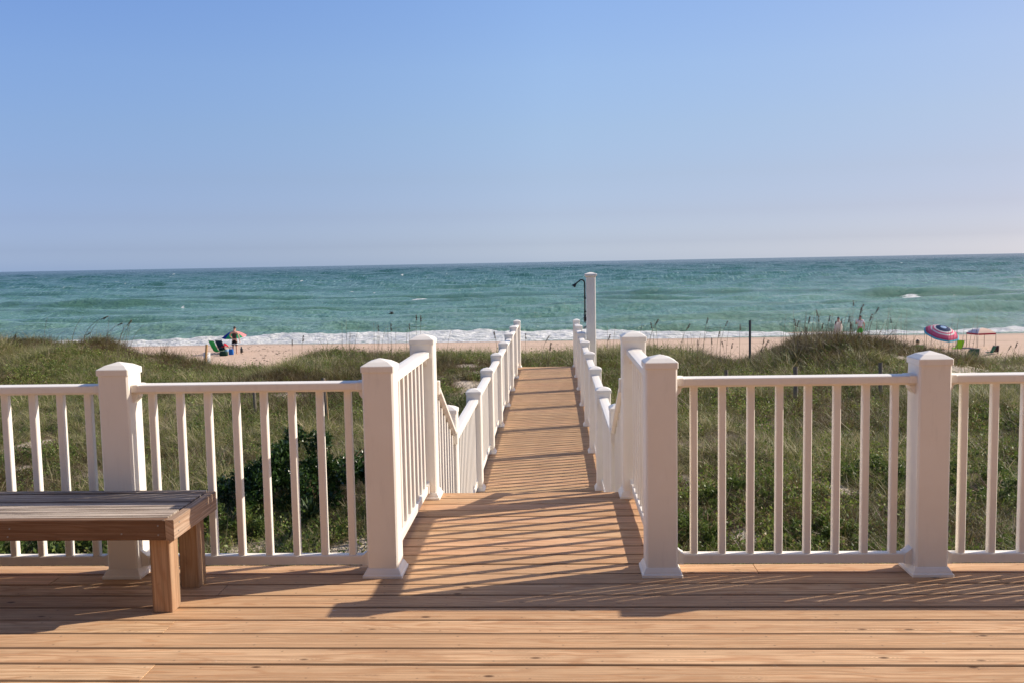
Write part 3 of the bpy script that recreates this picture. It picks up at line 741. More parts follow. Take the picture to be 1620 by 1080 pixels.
def mesh_quads(name, V, Q, rnd, mat):
    me = bpy.data.meshes.new(name); me.vertices.add(len(V)); me.vertices.foreach_set('co', V.astype(np.float32).ravel())
    me.loops.add(Q.size); me.loops.foreach_set('vertex_index', Q.ravel().astype(np.int32))
    me.polygons.add(len(Q)); me.polygons.foreach_set('loop_start', np.arange(0, Q.size, 4, dtype=np.int32)); me.polygons.foreach_set('loop_total', np.full(len(Q), 4, dtype=np.int32))
    me.update(calc_edges=True); at = me.attributes.new('rnd', 'FLOAT', 'POINT'); at.data.foreach_set('value', rnd.astype(np.float32))
    me.materials.append(mat); return me
def blades(name, n, rad, hmin, hmax, wid, lean, droop, mat, seg=3, clump=1, straw=None):
    r = np.random.default_rng(sum(map(ord, name)))
    ang = r.uniform(0, 2 * PI, n); rr_ = rad * np.sqrt(r.random(n)); bx = rr_ * np.cos(ang); by = rr_ * np.sin(ang)
    da = ang + r.normal(0, .9, n); H = r.uniform(hmin, hmax, n); ln = lean * (.3 + r.random(n)); dr = droop * r.random(n)
    side = da + PI / 2 + r.normal(0, .6, n); W = wid * r.uniform(.6, 1.2, n); V = []; Q = []
    t = np.linspace(0, 1, seg + 1)
    for s, tt in enumerate(t):
        off = H * (ln * tt + dr * tt ** 2.2); z = H * (tt * np.cos(ln * .6) - dr * .55 * tt ** 2.6) - .03
        cx_, cy_ = bx + off * np.cos(da), by + off * np.sin(da); wv = W * (1 - tt ** 1.6 * .92) * .5
        V.append(np.stack([cx_ - wv * np.cos(side), cy_ - wv * np.sin(side), z], -1)); V.append(np.stack([cx_ + wv * np.cos(side), cy_ + wv * np.sin(side), z], -1))
    V = np.stack(V, 1)      # n, 2(seg+1), 3
    m = 2 * (seg + 1); base = (np.arange(n) * m)[:, None]
    q = np.array([[2 * s, 2 * s + 1, 2 * s + 3, 2 * s + 2] for s in range(seg)]).reshape(1, -1)
    Q = (base + q).reshape(-1, 4); rnd = np.repeat(r.random(n), m)
    return mesh_quads(name, V.reshape(-1, 3), Q, rnd, mat)
def leaves(name, n, pts, size, mat, r, aspect=.5, up=.3):
    """diamond leaves folded along the midrib, centred on pts (n,3)"""
    d = r.normal(0, 1, (n, 3)); d[:, 2] += up; d /= np.linalg.norm(d, axis=1)[:, None]
    e = r.normal(0, 1, (n, 3)); e -= d * (e * d).sum(1)[:, None]; e /= np.linalg.norm(e, axis=1)[:, None]
    f = np.cross(d, e); S = size * r.uniform(.6, 1.3, n)[:, None]
    a = pts; b = pts + d * S * .45 + e * S * aspect * .5 + f * S * .08; c = pts + d * S; g_ = pts + d * S * .45 - e * S * aspect * .5 + f * S * .08
    V = np.stack([a, b, c, g_], 1).reshape(-1, 3); Q = np.arange(n * 4).reshape(-1, 4)
    return V, Q, np.repeat(r.random(n), 4)
def leafy(name, n, rad, h, size, mat, up=.3):
    r = np.random.default_rng(sum(map(ord, name)))
    a = r.uniform(0, 2 * PI, n); q = np.sqrt(r.random(n)); zz = r.random(n)
    P = np.stack([rad * q * np.cos(a), rad * q * np.sin(a), h * zz * (1 - .6 * q ** 2)], -1)
    V, Q, rd_ = leaves(name, n, P, size, mat, r, .6, up)
    return mesh_quads(name, V, Q, rd_, mat)
def proto_coll(name, meshes):
    c = bpy.data.collections.new(name)
    for i, me in enumerate(meshes):
        o = bpy.data.objects.new('%s_%02d' % (name, i), me); c.objects.link(o)
    return c
def scatter(name, label, pts, rotz, tilt, scale, tint, idx, coll):
    me = bpy.data.meshes.new(name + '_points'); n = len(pts); me.vertices.add(n); me.vertices.foreach_set('co', pts.astype(np.float32).ravel())
    for nm, ty, arr in (('rot', 'FLOAT_VECTOR', np.stack([tilt[:, 0], tilt[:, 1], rotz], -1)), ('scl', 'FLOAT_VECTOR', scale), ('tint', 'FLOAT', tint), ('idx', 'INT', idx)):
        at = me.attributes.new(nm, ty, 'POINT')
        at.data.foreach_set('vector' if ty == 'FLOAT_VECTOR' else 'value', (arr.astype(np.float32) if ty != 'INT' else arr.astype(np.int32)).ravel())
    o = obj(name, me, None)
    ng = bpy.data.node_groups.new(name, 'GeometryNodeTree')
    ng.interface.new_socket('Geometry', in_out='INPUT', socket_type='NodeSocketGeometry'); ng.interface.new_socket('Geometry', in_out='OUTPUT', socket_type='NodeSocketGeometry')
    gi = ng.nodes.new('NodeGroupInput'); go = ng.nodes.new('NodeGroupOutput'); ip = ng.nodes.new('GeometryNodeInstanceOnPoints'); ci = ng.nodes.new('GeometryNodeCollectionInfo')
    ci.inputs['Collection'].default_value = coll; ci.inputs['Separate Children'].default_value = True; ci.inputs['Reset Children'].default_value = True
    def attr(nm, ty):
        a = ng.nodes.new('GeometryNodeInputNamedAttribute'); a.data_type = ty; a.inputs['Name'].default_value = nm; return a.outputs['Attribute']
    ng.links.new(gi.outputs[0], ip.inputs['Points']); ng.links.new(ci.outputs[0], ip.inputs['Instance']); ip.inputs['Pick Instance'].default_value = True
    ng.links.new(attr('idx', 'INT'), ip.inputs['Instance Index']); ng.links.new(attr('rot', 'FLOAT_VECTOR'), ip.inputs['Rotation']); ng.links.new(attr('scl', 'FLOAT_VECTOR'), ip.inputs['Scale'])
    ng.links.new(ip.outputs[0], go.inputs[0])
    md = o.modifiers.new('scatter', 'NODES'); md.node_group = ng
    return tag(o, label, 'plants', kind='stuff')
def clear_walk(x, y):
    """keep plants out of the deck, steps and boardwalk"""
    onw = (x > XL - .22) & (x < XR + .22) & (y < walk_end + .15)
    return ~(onw | (y < 4.9))
def sample(n, y0, y1, p=1.0, wide=.74):
    y = (y0 ** (p + 1) + rng.random(n) * (y1 ** (p + 1) - y0 ** (p + 1))) ** (1 / (p + 1)); x = (rng.random(n) * 2 - 1) * (y * wide + 1.5)
    return x, y
G = [blades('grass_a', 34, .11, .10, .28, .010, .95, .9, GRASS, 4), blades('grass_b', 40, .16, .10, .24, .008, 1.35, 1.1, GRASS, 4), blades('grass_c', 14, .12, .22, .42, .007, .45, .8, GRASS, 4),
     blades('grass_d', 44, .18, .05, .15, .010, 1.5, .8, GRASS, 3), blades('grass_e', 22, .20, .12, .36, .0055, 1.5, 1.3, GRASS, 5), blades('grass_f', 9, .10, .38, .70, .006, .55, 1.1, GRASS, 6)]
gc = proto_coll('grass_tufts', G)
x, y = sample(72000, 5.0, 28.5, .62, .92)
d = density(x, y); keep = (rng.random(len(x)) < d) & clear_walk(x, y); x, y = x[keep], y[keep]
z = terrain(x, y); n = len(x)
patch = fbm(x, y, 51, 3, .38); patch2 = fbm(x, y, 52, 3, 1.1)
tint = np.clip((patch - .5) * 2.3 + .43 + (patch2 - .5) * .7 + rng.normal(0, .22, n), 0, 1)
crest = sstep(21.5, 24, y)
mound = np.exp(-((x - 7.9) / 1.9) ** 2) * sstep(21, 23.5, y)          # the browner mound on the right
tint = np.clip((tint - .45) * 1.35 + .45 - mound * .55 * rng.random(n) - .06 * crest, 0, 1)
sclv = rng.uniform(.65, 1.15, n) * (1 - .0 * crest); sclv = sclv * np.where(patch2 > .55, 1.12, .9)
sclv = sclv * (1 + .15 * crest + .25 * mound) * (.42 + 1.2 * fbm(x, y, 57, 3, 1.2))
near = 1 - sstep(9, 14, y)
idx = rng.choice(6, n, p=[.24, .255, .10, .22, .15, .035]); tint = np.where(idx == 5, .75 + .25 * rng.random(n), tint); sclv = np.where(idx == 5, np.minimum(sclv, .8), sclv)
scatter('dune_grass', 'green and straw-coloured grass covering the dune', np.stack([x, y, z], -1), rng.uniform(0, 6.28, n), rng.normal(0, .28, (n, 2)), np.stack([sclv] * 3, -1), tint, idx, gc)
lc = proto_coll('leaf_sprigs', [leafy('sprig_a', 70, .15, .16, .036, LEAF), leafy('sprig_b', 90, .19, .10, .030, LEAF), leafy('sprig_c', 50, .11, .24, .040, LEAF, .6)])
x, y = sample(46000, 5.0, 27.5, .75, .88)
cov = sstep(.46, .62, fbm(x, y, 71, 3, .33)) * .85 + .15
near = 1 - sstep(10.5, 13, y); cov = np.clip(cov + near * .32 * sstep(.45, .58, fbm(x, y, 72, 2, .8)), 0, 1)
d = density(x, y) * cov; keep = (rng.random(len(x)) < d) & clear_walk(x, y); x, y = x[keep], y[keep]; n = len(x); z = terrain(x, y)
tint = np.clip(.5 + (fbm(x, y, 73, 2, .8) - .5) * 1.6 + rng.normal(0, .15, n), 0, 1)
s_ = rng.uniform(.6, 1.2, n)
scatter('leafy_ground_cover', 'low leafy green vines and weeds creeping over the dune between the grass', np.stack([x, y, z], -1), rng.uniform(0, 6.28, n), rng.normal(0, .15, (n, 2)), np.stack([s_] * 3, -1), tint, rng.choice(3, n), lc)

# shrubs, each its own crown and stems
def shrub(u, v, wid, hgt, label, mat, nleaf, size, seed, name='shrub', sq_=1.0, cat='shrub'):
    p = hit(u, v); r = np.random.default_rng(seed)
    t = thing(name, label, cat, (p.x, p.y, p.z - .02), 0)
    # stems
    m = MB(); tips = []
    for i in range(16):
        a = r.uniform(0, 2 * PI); q = r.uniform(.25, .8); h = hgt * r.uniform(.55, .95) * (1 - .3 * q)
        e = (wid * q * math.cos(a), wid * q * sq_ * math.sin(a), h); tips.append(e)
        m.tube([(e[0] * .05, e[1] * .05, 0), (e[0] * .4, e[1] * .4, h * .55), e], [.011, .007, .003], 5)
    m.build('stem', FRAMEW, t, True)
    # leaves gathered in uneven lumps round the tips
    nl = 34; cen = []
    for i in range(nl):
        a = r.uniform(0, 2 * PI); q = math.sqrt(r.random()); rr_ = 1 + .22 * math.sin(3 * a + seed) + .12 * math.sin(7 * a)
        cen.append((wid * q * rr_ * math.cos(a), wid * q * rr_ * sq_ * math.sin(a), hgt * (.15 + .85 * r.random() ** .7 * (1 - .65 * q * q)), r.uniform(.09, .20) * (wid + hgt) * .5))
    cen = np.array(cen); ci = r.integers(0, nl, nleaf); dv = r.normal(0, 1, (nleaf, 3)); dv /= np.linalg.norm(dv, axis=1)[:, None]
    P = cen[ci, :3] + dv * (cen[ci, 3] * r.random(nleaf) ** .4)[:, None]; P[:, 2] = np.maximum(P[:, 2], .01)
    V, Q, _ = leaves('crown', nleaf, P, size, mat, r, .42, .5)
    rd_ = np.repeat(np.clip(r.random(nleaf) * .75 + (ci % 5) * .05, 0, 1), 4)
    me = mesh_quads('foliage', V, Q, rd_, mat); obj('foliage', me, None, t)
    return t
shrub(505, 800, 1.05, 1.02, 'dark glossy green shrub seen between the balusters left of the opening', WAX, 13000, .060, 1, sq_=.6)
shrub(415, 815, .75, .62, 'dark green leafy shrub beside the bench corner behind the balusters', WAX, 6500, .05, 2, sq_=.7)
shrub(355, 850, .55, .42, 'low bright green bush beyond the bench corner at the foot of the dark shrubs', LEAF, 4500, .05, 3)
shrub(30, 868, .8, .30, 'low broad-leaved green plant seen under the bench at the left edge', LEAF, 3600, .07, 4, 'low_plant', cat='plant')
shrub(130, 868, .7, .28, 'low broad-leaved green plant seen under the bench near the white post', LEAF, 3200, .07, 5, 'low_plant', cat='plant')
shrub(1405, 770, .8, .40, 'green leafy bush between the balusters just left of the right-hand post', LEAF, 5500, .045, 6, sq_=.8)
shrub(1570, 790, .9, .42, 'green leafy bush behind the railing right of the right-hand post', LEAF, 6000, .045, 7, sq_=.8)
shrub(1290, 860, .45, .28, 'small green bush low behind the middle of the right railing panel', LEAF, 2800, .045, 8)
shrub(1120, 850, .5, .32, 'small green bush behind the first balusters right of the opening', LEAF, 3000, .045, 9)
shrub(1180, 800, .5, .34, 'olive-green bush behind the third baluster right of the opening', LEAF, 2800, .045, 10)
# spiky rosette plant
p = hit(492, 835)
r = np.random.default_rng(5); n = 60; a = r.uniform(0, 2 * PI, n); el = r.uniform(.15, 1.35, n); V = []; Q = []
for i in range(n):
    L = r.uniform(.24, .36); dv = np.array([math.cos(a[i]) * math.cos(el[i]), math.sin(a[i]) * math.cos(el[i]), math.sin(el[i])]); sdv = np.array([-math.sin(a[i]), math.cos(a[i]), 0])
    b_ = len(V)
    for t0, wv in ((0, .012), (.35, .016), (.75, .009), (1, .0008)):
        q = dv * L * t0 + np.array([0, 0, .05 - .06 * t0 * t0]); V += [q - sdv * wv, q + sdv * wv]
    Q += [[b_ + 2 * s, b_ + 2 * s + 1, b_ + 2 * s + 3, b_ + 2 * s + 2] for s in range(3)]
me = mesh_quads('yucca_plant', np.array(V), np.array(Q), np.repeat(r.random(n) * .7, 8), leaf_mat('yucca_leaf', [(.06, .10, .03), (.10, .15, .05), (.15, .19, .07)], (.3, .27, .12), .4, .15))
o = obj('yucca_plant', me, None, None, (p.x, p.y, p.z + .06)); tag(o, 'small spiky rosette plant below the dark glossy shrub', 'plant')

# sea oats
def make_oat(H, bend, head, seed):
    r = random.Random(seed); t = bpy.data.objects.new('sea_oat', None); COL.objects.link(t)
    pts = []; n = 10
    for i in range(n + 1):
        s = i / n; pts.append((bend * s ** 2.4 * H, .04 * math.sin(s * 3 + seed) * s, H * (s - .12 * abs(bend) * s ** 3)))
    m = MB(); m.tube(pts, [.006 * (1 - .5 * i / n) for i in range(n + 1)], 5); m.build('stalk', OAT, t, True)
    m = MB()
    for i in range(5):
        a = r.uniform(0, 6.28); L = r.uniform(.25, .45) * min(H, 1); m.tube([(0, 0, 0), (.35 * L * math.cos(a), .35 * L * math.sin(a), .7 * L), (.9 * L * math.cos(a), .9 * L * math.sin(a), .8 * L)], [.004, .003, .001], 4)
    m.build('leaf', OAT, t, True)
    if head:
        m = MB(); tip = Vector(pts[-1]); dr = (Vector(pts[-1]) - Vector(pts[-3])).normalized()
        for i in range(26):
            b = tip - dr * (.17 * i / 26) ; a = r.uniform(0, 6.28); l_ = r.uniform(.03, .055); sd_ = 1 if bend >= 0 else -1
            e = b + Vector((math.cos(a) * .022 + .018 * sd_, math.sin(a) * .02, -l_ * .7 + .01))
            w_ = r.uniform(.005, .008); mid = (b + e) / 2
            m.tube([b, mid, e], [.002, w_, .0015], 4)
        m.build('seed_head', OATH, t, True)
    return t
PRO = {}
def oat(u, v, head, label, group, Yp=None):
    Yb = Yp if Yp else random.uniform(24.3, 26.2)
    top = at_y(u, v, Yb); bend = random.uniform(-.10, .26) if head else random.uniform(-.06, .14)
    if isinstance(head, tuple): bend = head[1]; head = head[0]
    H0 = max(.4, top.z - tz(top.x, Yb))
    key = (round(H0 * 4) / 4, round(bend * 12) / 12, head)
    Hs = H0 / (1 - .12 * abs(key[1]))
    if key not in PRO: PRO[key] = make_oat(1.0 * key[0], key[1], head, len(PRO) + 3); o = PRO[key]
    else: o = copy_tree(PRO[key], (0, 0, 0))
    s = Hs / key[0]; o.scale = (s if s < 1.2 else 1.2, s if s < 1.2 else 1.2, s)
    xb = top.x - key[1] * key[0] * o.scale[0]
    o.location = (xb, Yb, tz(xb, Yb) - .02); tag(o, label, 'sea oat', group)
OG = 'sea oats standing on the dune'
la = 'sea oat stalk with drooping brown seed head on the browner mound at the right'
for u, v in [(1257, 505), (1264, 501), (1281, 498), (1275, 516), (1292, 489), (1294, 497), (1331, 503), (1343, 499), (1349, 474), (1366, 481), (1363, 486), (1390, 487), (1346, 508), (1409, 500), (1380, 497), (1301, 508), (1268, 520), (1312, 497)]: oat(u, v, True, la, OG)
lb = 'thin bare sea oat stalk on the browner mound at the right'
for i in range(60): oat(random.uniform(1235, 1560), random.uniform(484, 522), False, lb, OG)
lb2 = 'sea oat stalk with small seed head, against the surf right of the shower post'
for u, v in [(965, 527), (1030, 508), (1041, 505), (1091, 512), (1119, 502), (1150, 508), (1138, 524), (1170, 512), (1125, 533), (1143, 538), (1158, 541), (1103, 536), (1208, 532), (1216, 534), (1207, 545)]: oat(u, v, True, lb2, OG)
lb3 = 'thin bare sea oat stalk against the surf right of the shower post'
for i in range(12): oat(random.uniform(948, 1200), random.uniform(505, 532), False, lb3, OG)
lc_ = 'sea oat stalk standing against the sea left of the white landing post'
for u, v in [(598, 513), (618, 511), (647, 511), (658, 497), (665, 498)]: oat(u, v, (True, .03), lc_, OG)
lc2 = 'thin bare sea oat stalk left of the white landing post'
for i in range(14): oat(random.uniform(540, 720), random.uniform(503, 530), False, lc2, OG)
oat(195, 521, (True, .75), 'slanting sea oat above the left grassy hump, lowest of the dark seed heads', OG); oat(172, 514, (True, .8), 'sea oat stalk with seed head slanting right over the left grassy hump', OG)
oat(207, 511, (True, .3), 'topmost of the sea oat seed heads over the left grassy hump', OG); oat(142, 525, (True, .7), 'low bent sea oat nearest the crest of the left grassy hump', OG)
for i in range(12): oat(random.uniform(60, 260), random.uniform(500, 522), (False, random.uniform(.1, .5)), 'faint bare sea oat stalk on the left grassy hump', OG)
for u, v in [(782, 523), (1001, 540)][:1]: oat(u, v, True, 'lone sea oat beside the far left posts of the boardwalk', OG)
for u, v in [(831, 526), (868, 530), (871, 540)]: oat(u, v, True, 'sea oat standing just past the far end of the boardwalk', OG, walk_end + random.uniform(2, 4.5))
for u, v in [(1610, 540), (1600, 545)]: oat(u, v, True, 'sea oat at the right edge in front of the sand', OG, 25)
for u, v in [(462, 536), (24, 531), (480, 528)]: oat(u, v, True, 'short sea oat rising above the crest left of the centre, against the surf', OG)

# ------------------------------------------------------------------ old posts in the dune
def old_post(ub, vb, ut, vt, wpx, label, mat=POSTW, Yp=None, grp='weathered posts in the dune', stick=False, name='fence_post'):
    if Yp: b = at_y(ub, vb, Yp); b.z = tz(b.x, Yp)
    else: b = hit(ub, vb)
    tp = at_y(ut, vt, b.y); wd = wpx / F_PX * b.y; h = tp.z - b.z
    m = MB(); rr_ = random.Random(int(ub)); n = 6
    rings = []
    for i in range(n + 1):
        s = i / n; cx_ = (tp.x - b.x) * s; j = 1 + rr_.uniform(-.05, .05)
        rings.append([(cx_ + math.cos(a) * wd * .55 * j, math.sin(a) * wd * .55 * j, -.1 + (h + .1) * s + (.01 * math.cos(a + 1) if i == n else 0)) for a in np.linspace(0, 2 * PI, 10, endpoint=False)])
    m.loft(rings)
    o = m.build(name, mat, None, False, (b.x, b.y, b.z)); tag(o, label, 'post', grp); return b
old_post(519, 668, 511, 597.5, 6, 'leaning weathered post with its top showing over the left railing near the opening')
old_post(520, 671, 515, 600, 1.6, 'thin pale stake leaning against the weathered post behind the left railing', TANW, None, 'weathered posts in the dune', name='stake')
old_post(405, 660, 402, 620, 4.5, 'short dark weathered post under the left rail behind the bench-side panel')
old_post(1149, 632, 1149, 584.5, 5.5, 'short grey post just over the right rail, nearest the opening')
old_post(1259, 634, 1258.5, 579.5, 6.5, 'short grey post over the middle of the right rail')
old_post(1393, 628, 1393, 573, 6, 'short grey post over the right rail beside the right-hand white post')
old_post(1186.5, 556, 1186.5, 507, 3.4, 'tall dark post standing alone on the dune crest against the surf', simple('dark_post', (.045, .05, .055), .8, .3, 30), 25.5)
old_post(324, 569, 327, 545, 3.6, 'tan wooden post in front of the pale bin at the edge of the beach', TANW, 28.5)

# ------------------------------------------------------------------ beach things
def fabric(name, c, rough=.8, trans=.25):
    k = N(name); k.col(c).set(Roughness=rough, Specular_IOR_Level=.2)
    tr = k.n('BsdfTranslucent'); tr.inputs[0].default_value = (*c, 1); mx = k.n('MixShader'); mx.inputs[0].default_value = trans
    k.l(k.p.outputs[0], mx.inputs[1]); k.l(tr.outputs[0], mx.inputs[2]); k.l(mx.outputs[0], k.out.inputs[0]); return k.m
FC = {}
def fab(c):
    if c not in FC: FC[c] = fabric('fabric', c)
    return FC[c]
def canopy(t, R, H, bands, ribs=8, wedges=None, thick=.006):
    """dome of ribs x rings; bands: list of (radius fraction, colour)"""
    groups = {}
    rings = 12
    for j in range(rings):
        f0, f1 = j / rings, (j + 1) / rings; fm = (f0 + f1) / 2
        for i in range(ribs):
            if wedges: c = wedges[i % len(wedges)]
            else: c = next(cc for lim, cc in bands if fm <= lim)
            m = groups.setdefault(c, MB()); sub = 4
            for s in range(sub):
                a0 = 2 * PI * (i + s / sub) / ribs; a1 = 2 * PI * (i + (s + 1) / sub) / ribs
                def P(f, a, s_):
                    sag = math.sin(PI * s_) * .05 * f; rr_ = R * f * (1 - sag); return (rr_ * math.cos(a), rr_ * math.sin(a), H * (1 - f ** 1.9) - sag * .5 * R * .1)
                q = [P(f0, a0, s / sub), P(f1, a0, s / sub), P(f1, a1, (s + 1) / sub), P(f0, a1, (s + 1) / sub)]
                q2 = [(x, y, z - thick) for x, y, z in q]
                m.add(q + q2, [(0, 1, 2, 3), (7, 6, 5, 4)] + ([(1, 5, 6, 2)] if j == rings - 1 else []))
    for c, m in groups.items(): m.build('canopy_panel', fab(c), t)
def umbrella(p, tilt, H, R, label, bands=None, wedges=None, dome=.3):
    t = thing('beach_umbrella', label, 'umbrella', p, 0, 'beach umbrellas')
    t2 = bpy.data.objects.new('canopy', None); COL.objects.link(t2); t2.parent = t; t2.location = (0, 0, H); t2.rotation_euler = tilt
    canopy(t2, R, dome, bands, wedges=wedges)
    m = MB(); m.tube([(0, 0, -.2), (0, 0, H)], .016, 8); m.build('pole', WHITE, t, True)
    m = MB(); m.tube([(0, 0, -.02), (0, 0, dome + .04)], .012, 8); m.build('upper_pole', WHITE, t2, True)
    for i in range(8):
        a = 2 * PI * i / 8; m = MB(); m.tube([(0, 0, dome - .02), (R * .5 * math.cos(a), R * .5 * math.sin(a), dome * .70), (R * .98 * math.cos(a), R * .98 * math.sin(a), .0)], .005, 5); m.build('rib', STEEL, t2, True)
    return t
def beach_chair(p, rz, c1, label, c2=None, s=1.0, low=.18):
    t = thing('beach_chair', label, 'beach chair', p, rz, 'folding beach chairs'); t.scale = (s, s, s)
    # faces +Y locally
    m = MB(); m.loft([[(-.25, -.05, low - .02), (.25, -.05, low - .02), (.25, -.05, low), (-.25, -.05, low)], [(-.25, .2, low - .05), (.25, .2, low - .05), (.25, .2, low - .035), (-.25, .2, low - .035)], [(-.25, .42, low + .03), (.25, .42, low + .03), (.25, .42, low + .045), (-.25, .42, low + .045)]]); m.build('seat', fab(c1), t)
    m = MB(); m.loft([[(-.25, -.06, low), (.25, -.06, low), (.25, -.045, low), (-.25, -.045, low)], [(-.25, -.24, low + .3), (.25, -.24, low + .3), (.25, -.225, low + .3), (-.25, -.225, low + .3)], [(-.24, -.36, low + .60), (.24, -.36, low + .60), (.24, -.345, low + .60), (-.24, -.345, low + .60)]]); m.build('backrest', fab(c2 or c1), t)
    for x in (-.27, .27):
        m = MB(); m.tube([(x, .44, low + .05), (x, -.05, low), (x, -.37, low + .62)], .011, 6); m.tube([(x, .36, low + .04), (x, -.22, 0)], .011, 6); m.tube([(x, .0, low), (x, .36, 0)], .011, 6); m.build('frame', STEEL, t, True)
        m = MB(); m.box(x - .025, x + .025, -.22, .16, low + .20, low + .222, ch=.004); m.tube([(x, .14, low + .2), (x, .18, low + .02)], .009, 6); m.build('armrest', BLACK, t)
    m = MB(); m.tube([(-.27, -.37, low + .62), (.27, -.37, low + .62)], .011, 6); m.build('top_bar', STEEL, t, True)
    return t
SKIN = simple('skin', (.55, .30, .21), .55, .06)
SKIN2 = simple('skin_tan', (.42, .22, .15), .55, .06)
HAIR = simple('dark_hair', (.025, .018, .014), .6, .2)
def skinned(verts, edges, radii, name, mat, parent, sub=2):
    me = bpy.data.meshes.new(name); me.from_pydata([Vector(v) for v in verts], edges, []); me.update()
    o = bpy.data.objects.new(name, me); COL.objects.link(o)
    md = o.modifiers.new('skin', 'SKIN'); md.use_smooth_shade = True
    for i, r in enumerate(radii):
        sv = me.skin_vertices[0].data[i]; sv.radius = r if isinstance(r, tuple) else (r, r); sv.use_root = (i == 0)
    o.modifiers.new('sub', 'SUBSURF').levels = sub
    bpy.context.view_layer.update(); dg = bpy.context.evaluated_depsgraph_get()
    nm = bpy.data.meshes.new_from_object(o.evaluated_get(dg)); nm.name = name
    bpy.data.objects.remove(o); bpy.data.meshes.remove(me)
    nm.materials.clear(); nm.materials.append(mat); nm.shade_smooth()
    return obj(name, nm, None, parent)
def person(p, rz, label, J, skin, torso_c, leg_c, stripe=None, sleeve=True, H=1.0, wrap=None, head_turn=0, seated=False):
    t = thing('person', label, 'person', p, rz, 'people on the beach'); t.scale = (H, H, H)
    V = []; E_ = []; R = []
    def a(pt, r, par=None):
        V.append(pt); R.append(r); i = len(V) - 1
        if par is not None: E_.append((par, i))
        return i
    pel = a(J['pel'], (.125, .10)); sp1 = a(J['spine'], (.12, .09), pel); ch = a(J['chest'], (.15, .105), sp1); ub = a(J['upper'], (.12, .08), ch)
    nk = a(J['neck'], (.052, .055), ub); hd = a(J['head'], (.070, .082), nk); ht = Vector(J['head']) + Vector((0, 0, .10)); a(tuple(ht), (.066, .078), hd)
    hy = Vector(J['head']); a((hy.x, hy.y + .095, hy.z + .012), (.013, .013), hd)           # nose
    for s_ in (-1, 1):
        a((hy.x + s_ * .083, hy.y, hy.z + .02), (.014, .018), hd)                      # ears
        S = J['sh'][0 if s_ < 0 else 1]; e = J['el'][0 if s_ < 0 else 1]; wv = J['wr'][0 if s_ < 0 else 1]
        si = a(S, (.062, .062), ub); ei = a(e, .041, si); wi = a(wv, (.028, .024), ei)
        d = (Vector(wv) - Vector(e)).normalized(); pm = Vector(wv) + d * .06; pi_ = a(tuple(pm), (.036, .018), wi)
        side = Vector((0, 1, 0)) if abs(d.y) < .8 else Vector((0, 0, 1))
        for f in range(4):
            b = pm + d * .035 + side * (.026 - .018 * f); k1 = a(tuple(b), .0095, pi_); k2 = a(tuple(b + d * (.045 - .006 * abs(f - 1)) - Vector((s_ * .010, 0, 0))), .0085, k1); a(tuple(b + d * (.075 - .010 * abs(f - 1)) - Vector((s_ * .025, 0, 0))), .0075, k2)
        th_ = a(tuple(Vector(wv) + d * .035 + side * .035), .011, pi_); a(tuple(Vector(wv) + d * .07 + side * .055), .009, th_)
        hp = J['hip'][0 if s_ < 0 else 1]; kn = J['kn'][0 if s_ < 0 else 1]; an = J['an'][0 if s_ < 0 else 1]; to = J['toe'][0 if s_ < 0 else 1]
        h_ = a(hp, (.088, .092), pel); mh = a(tuple((Vector(hp) + Vector(kn)) / 2), .078, h_); k_ = a(kn, .054, mh)
        cf = a(tuple(Vector(kn) * .65 + Vector(an) * .35 + Vector((0, -.012, 0))), .054, k_); an_ = a(an, .036, cf); a(tuple(Vector(an) + Vector((0, -.035, -.03))), .034, an_); a(to, (.040, .022), an_)
    skinned(V, E_, R, 'body', skin, t)
    hh_ = Vector(J['head'])
    m = MB(); rings = []
    for j in range(7):
        ph_ = j / 6 * 1.75; rings.append([(hh_.x + .088 * math.sin(ph_) * math.cos(q), hh_.y - .014 + .100 * math.sin(ph_) * math.sin(q) - .01 * j / 6, hh_.z + .045 + .118 * math.cos(ph_) + .02) for q in np.linspace(0, 2 * PI, 14, endpoint=False)])
    m.loft(rings); m.build('hair', HAIR, t, True)
    if torso_c:
        V = [tuple(Vector(J['pel']) + Vector((0, 0, .03))), J['spine'], J['chest'], J['upper']]; E2 = [(0, 1), (1, 2), (2, 3)]; R2 = [(.150, .128), (.150, .122), (.178, .135), (.140, .105)]
        if sleeve:
            for q in (0, 1):
                V.append(J['sh'][q]); E2.append((3, len(V) - 1)); R2.append((.078, .076)); mid = tuple((Vector(J['sh'][q]) * .45 + Vector(J['el'][q]) * .55)); V.append(mid); E2.append((len(V) - 2, len(V) - 1)); R2.append((.064, .060))
        skinned(V, E2, R2, 'shirt', fab(torso_c), t)
    if leg_c:
        V = [tuple(Vector(J['pel']) + Vector((0, 0, .06))), J['pel']]; E2 = [(0, 1)]; R2 = [(.138, .112), (.142, .118)]
        for q in (0, 1):
            hp, kn = Vector(J['hip'][q]), Vector(J['kn'][q]); V += [tuple(hp), tuple(hp * .12 + kn * .88)]; E2 += [(1, len(V) - 2), (len(V) - 2, len(V) - 1)]; R2 += [(.102, .104), (.095, .098)]
        skinned(V, E2, R2, 'shorts', fab(leg_c), t)
        if stripe:
            for q in (0, 1):
                hp, kn = Vector(J['hip'][q]), Vector(J['kn'][q]); b = hp * .45 + kn * .55; m = MB()
                m.loft([[(b.x + .112 * math.cos(u_), b.y + .115 * math.sin(u_), b.z + dz) for u_ in np.linspace(0, 2 * PI, 16, endpoint=False)] for dz in (-.035, .035)]); m.build('stripe', fab(stripe), t, True)
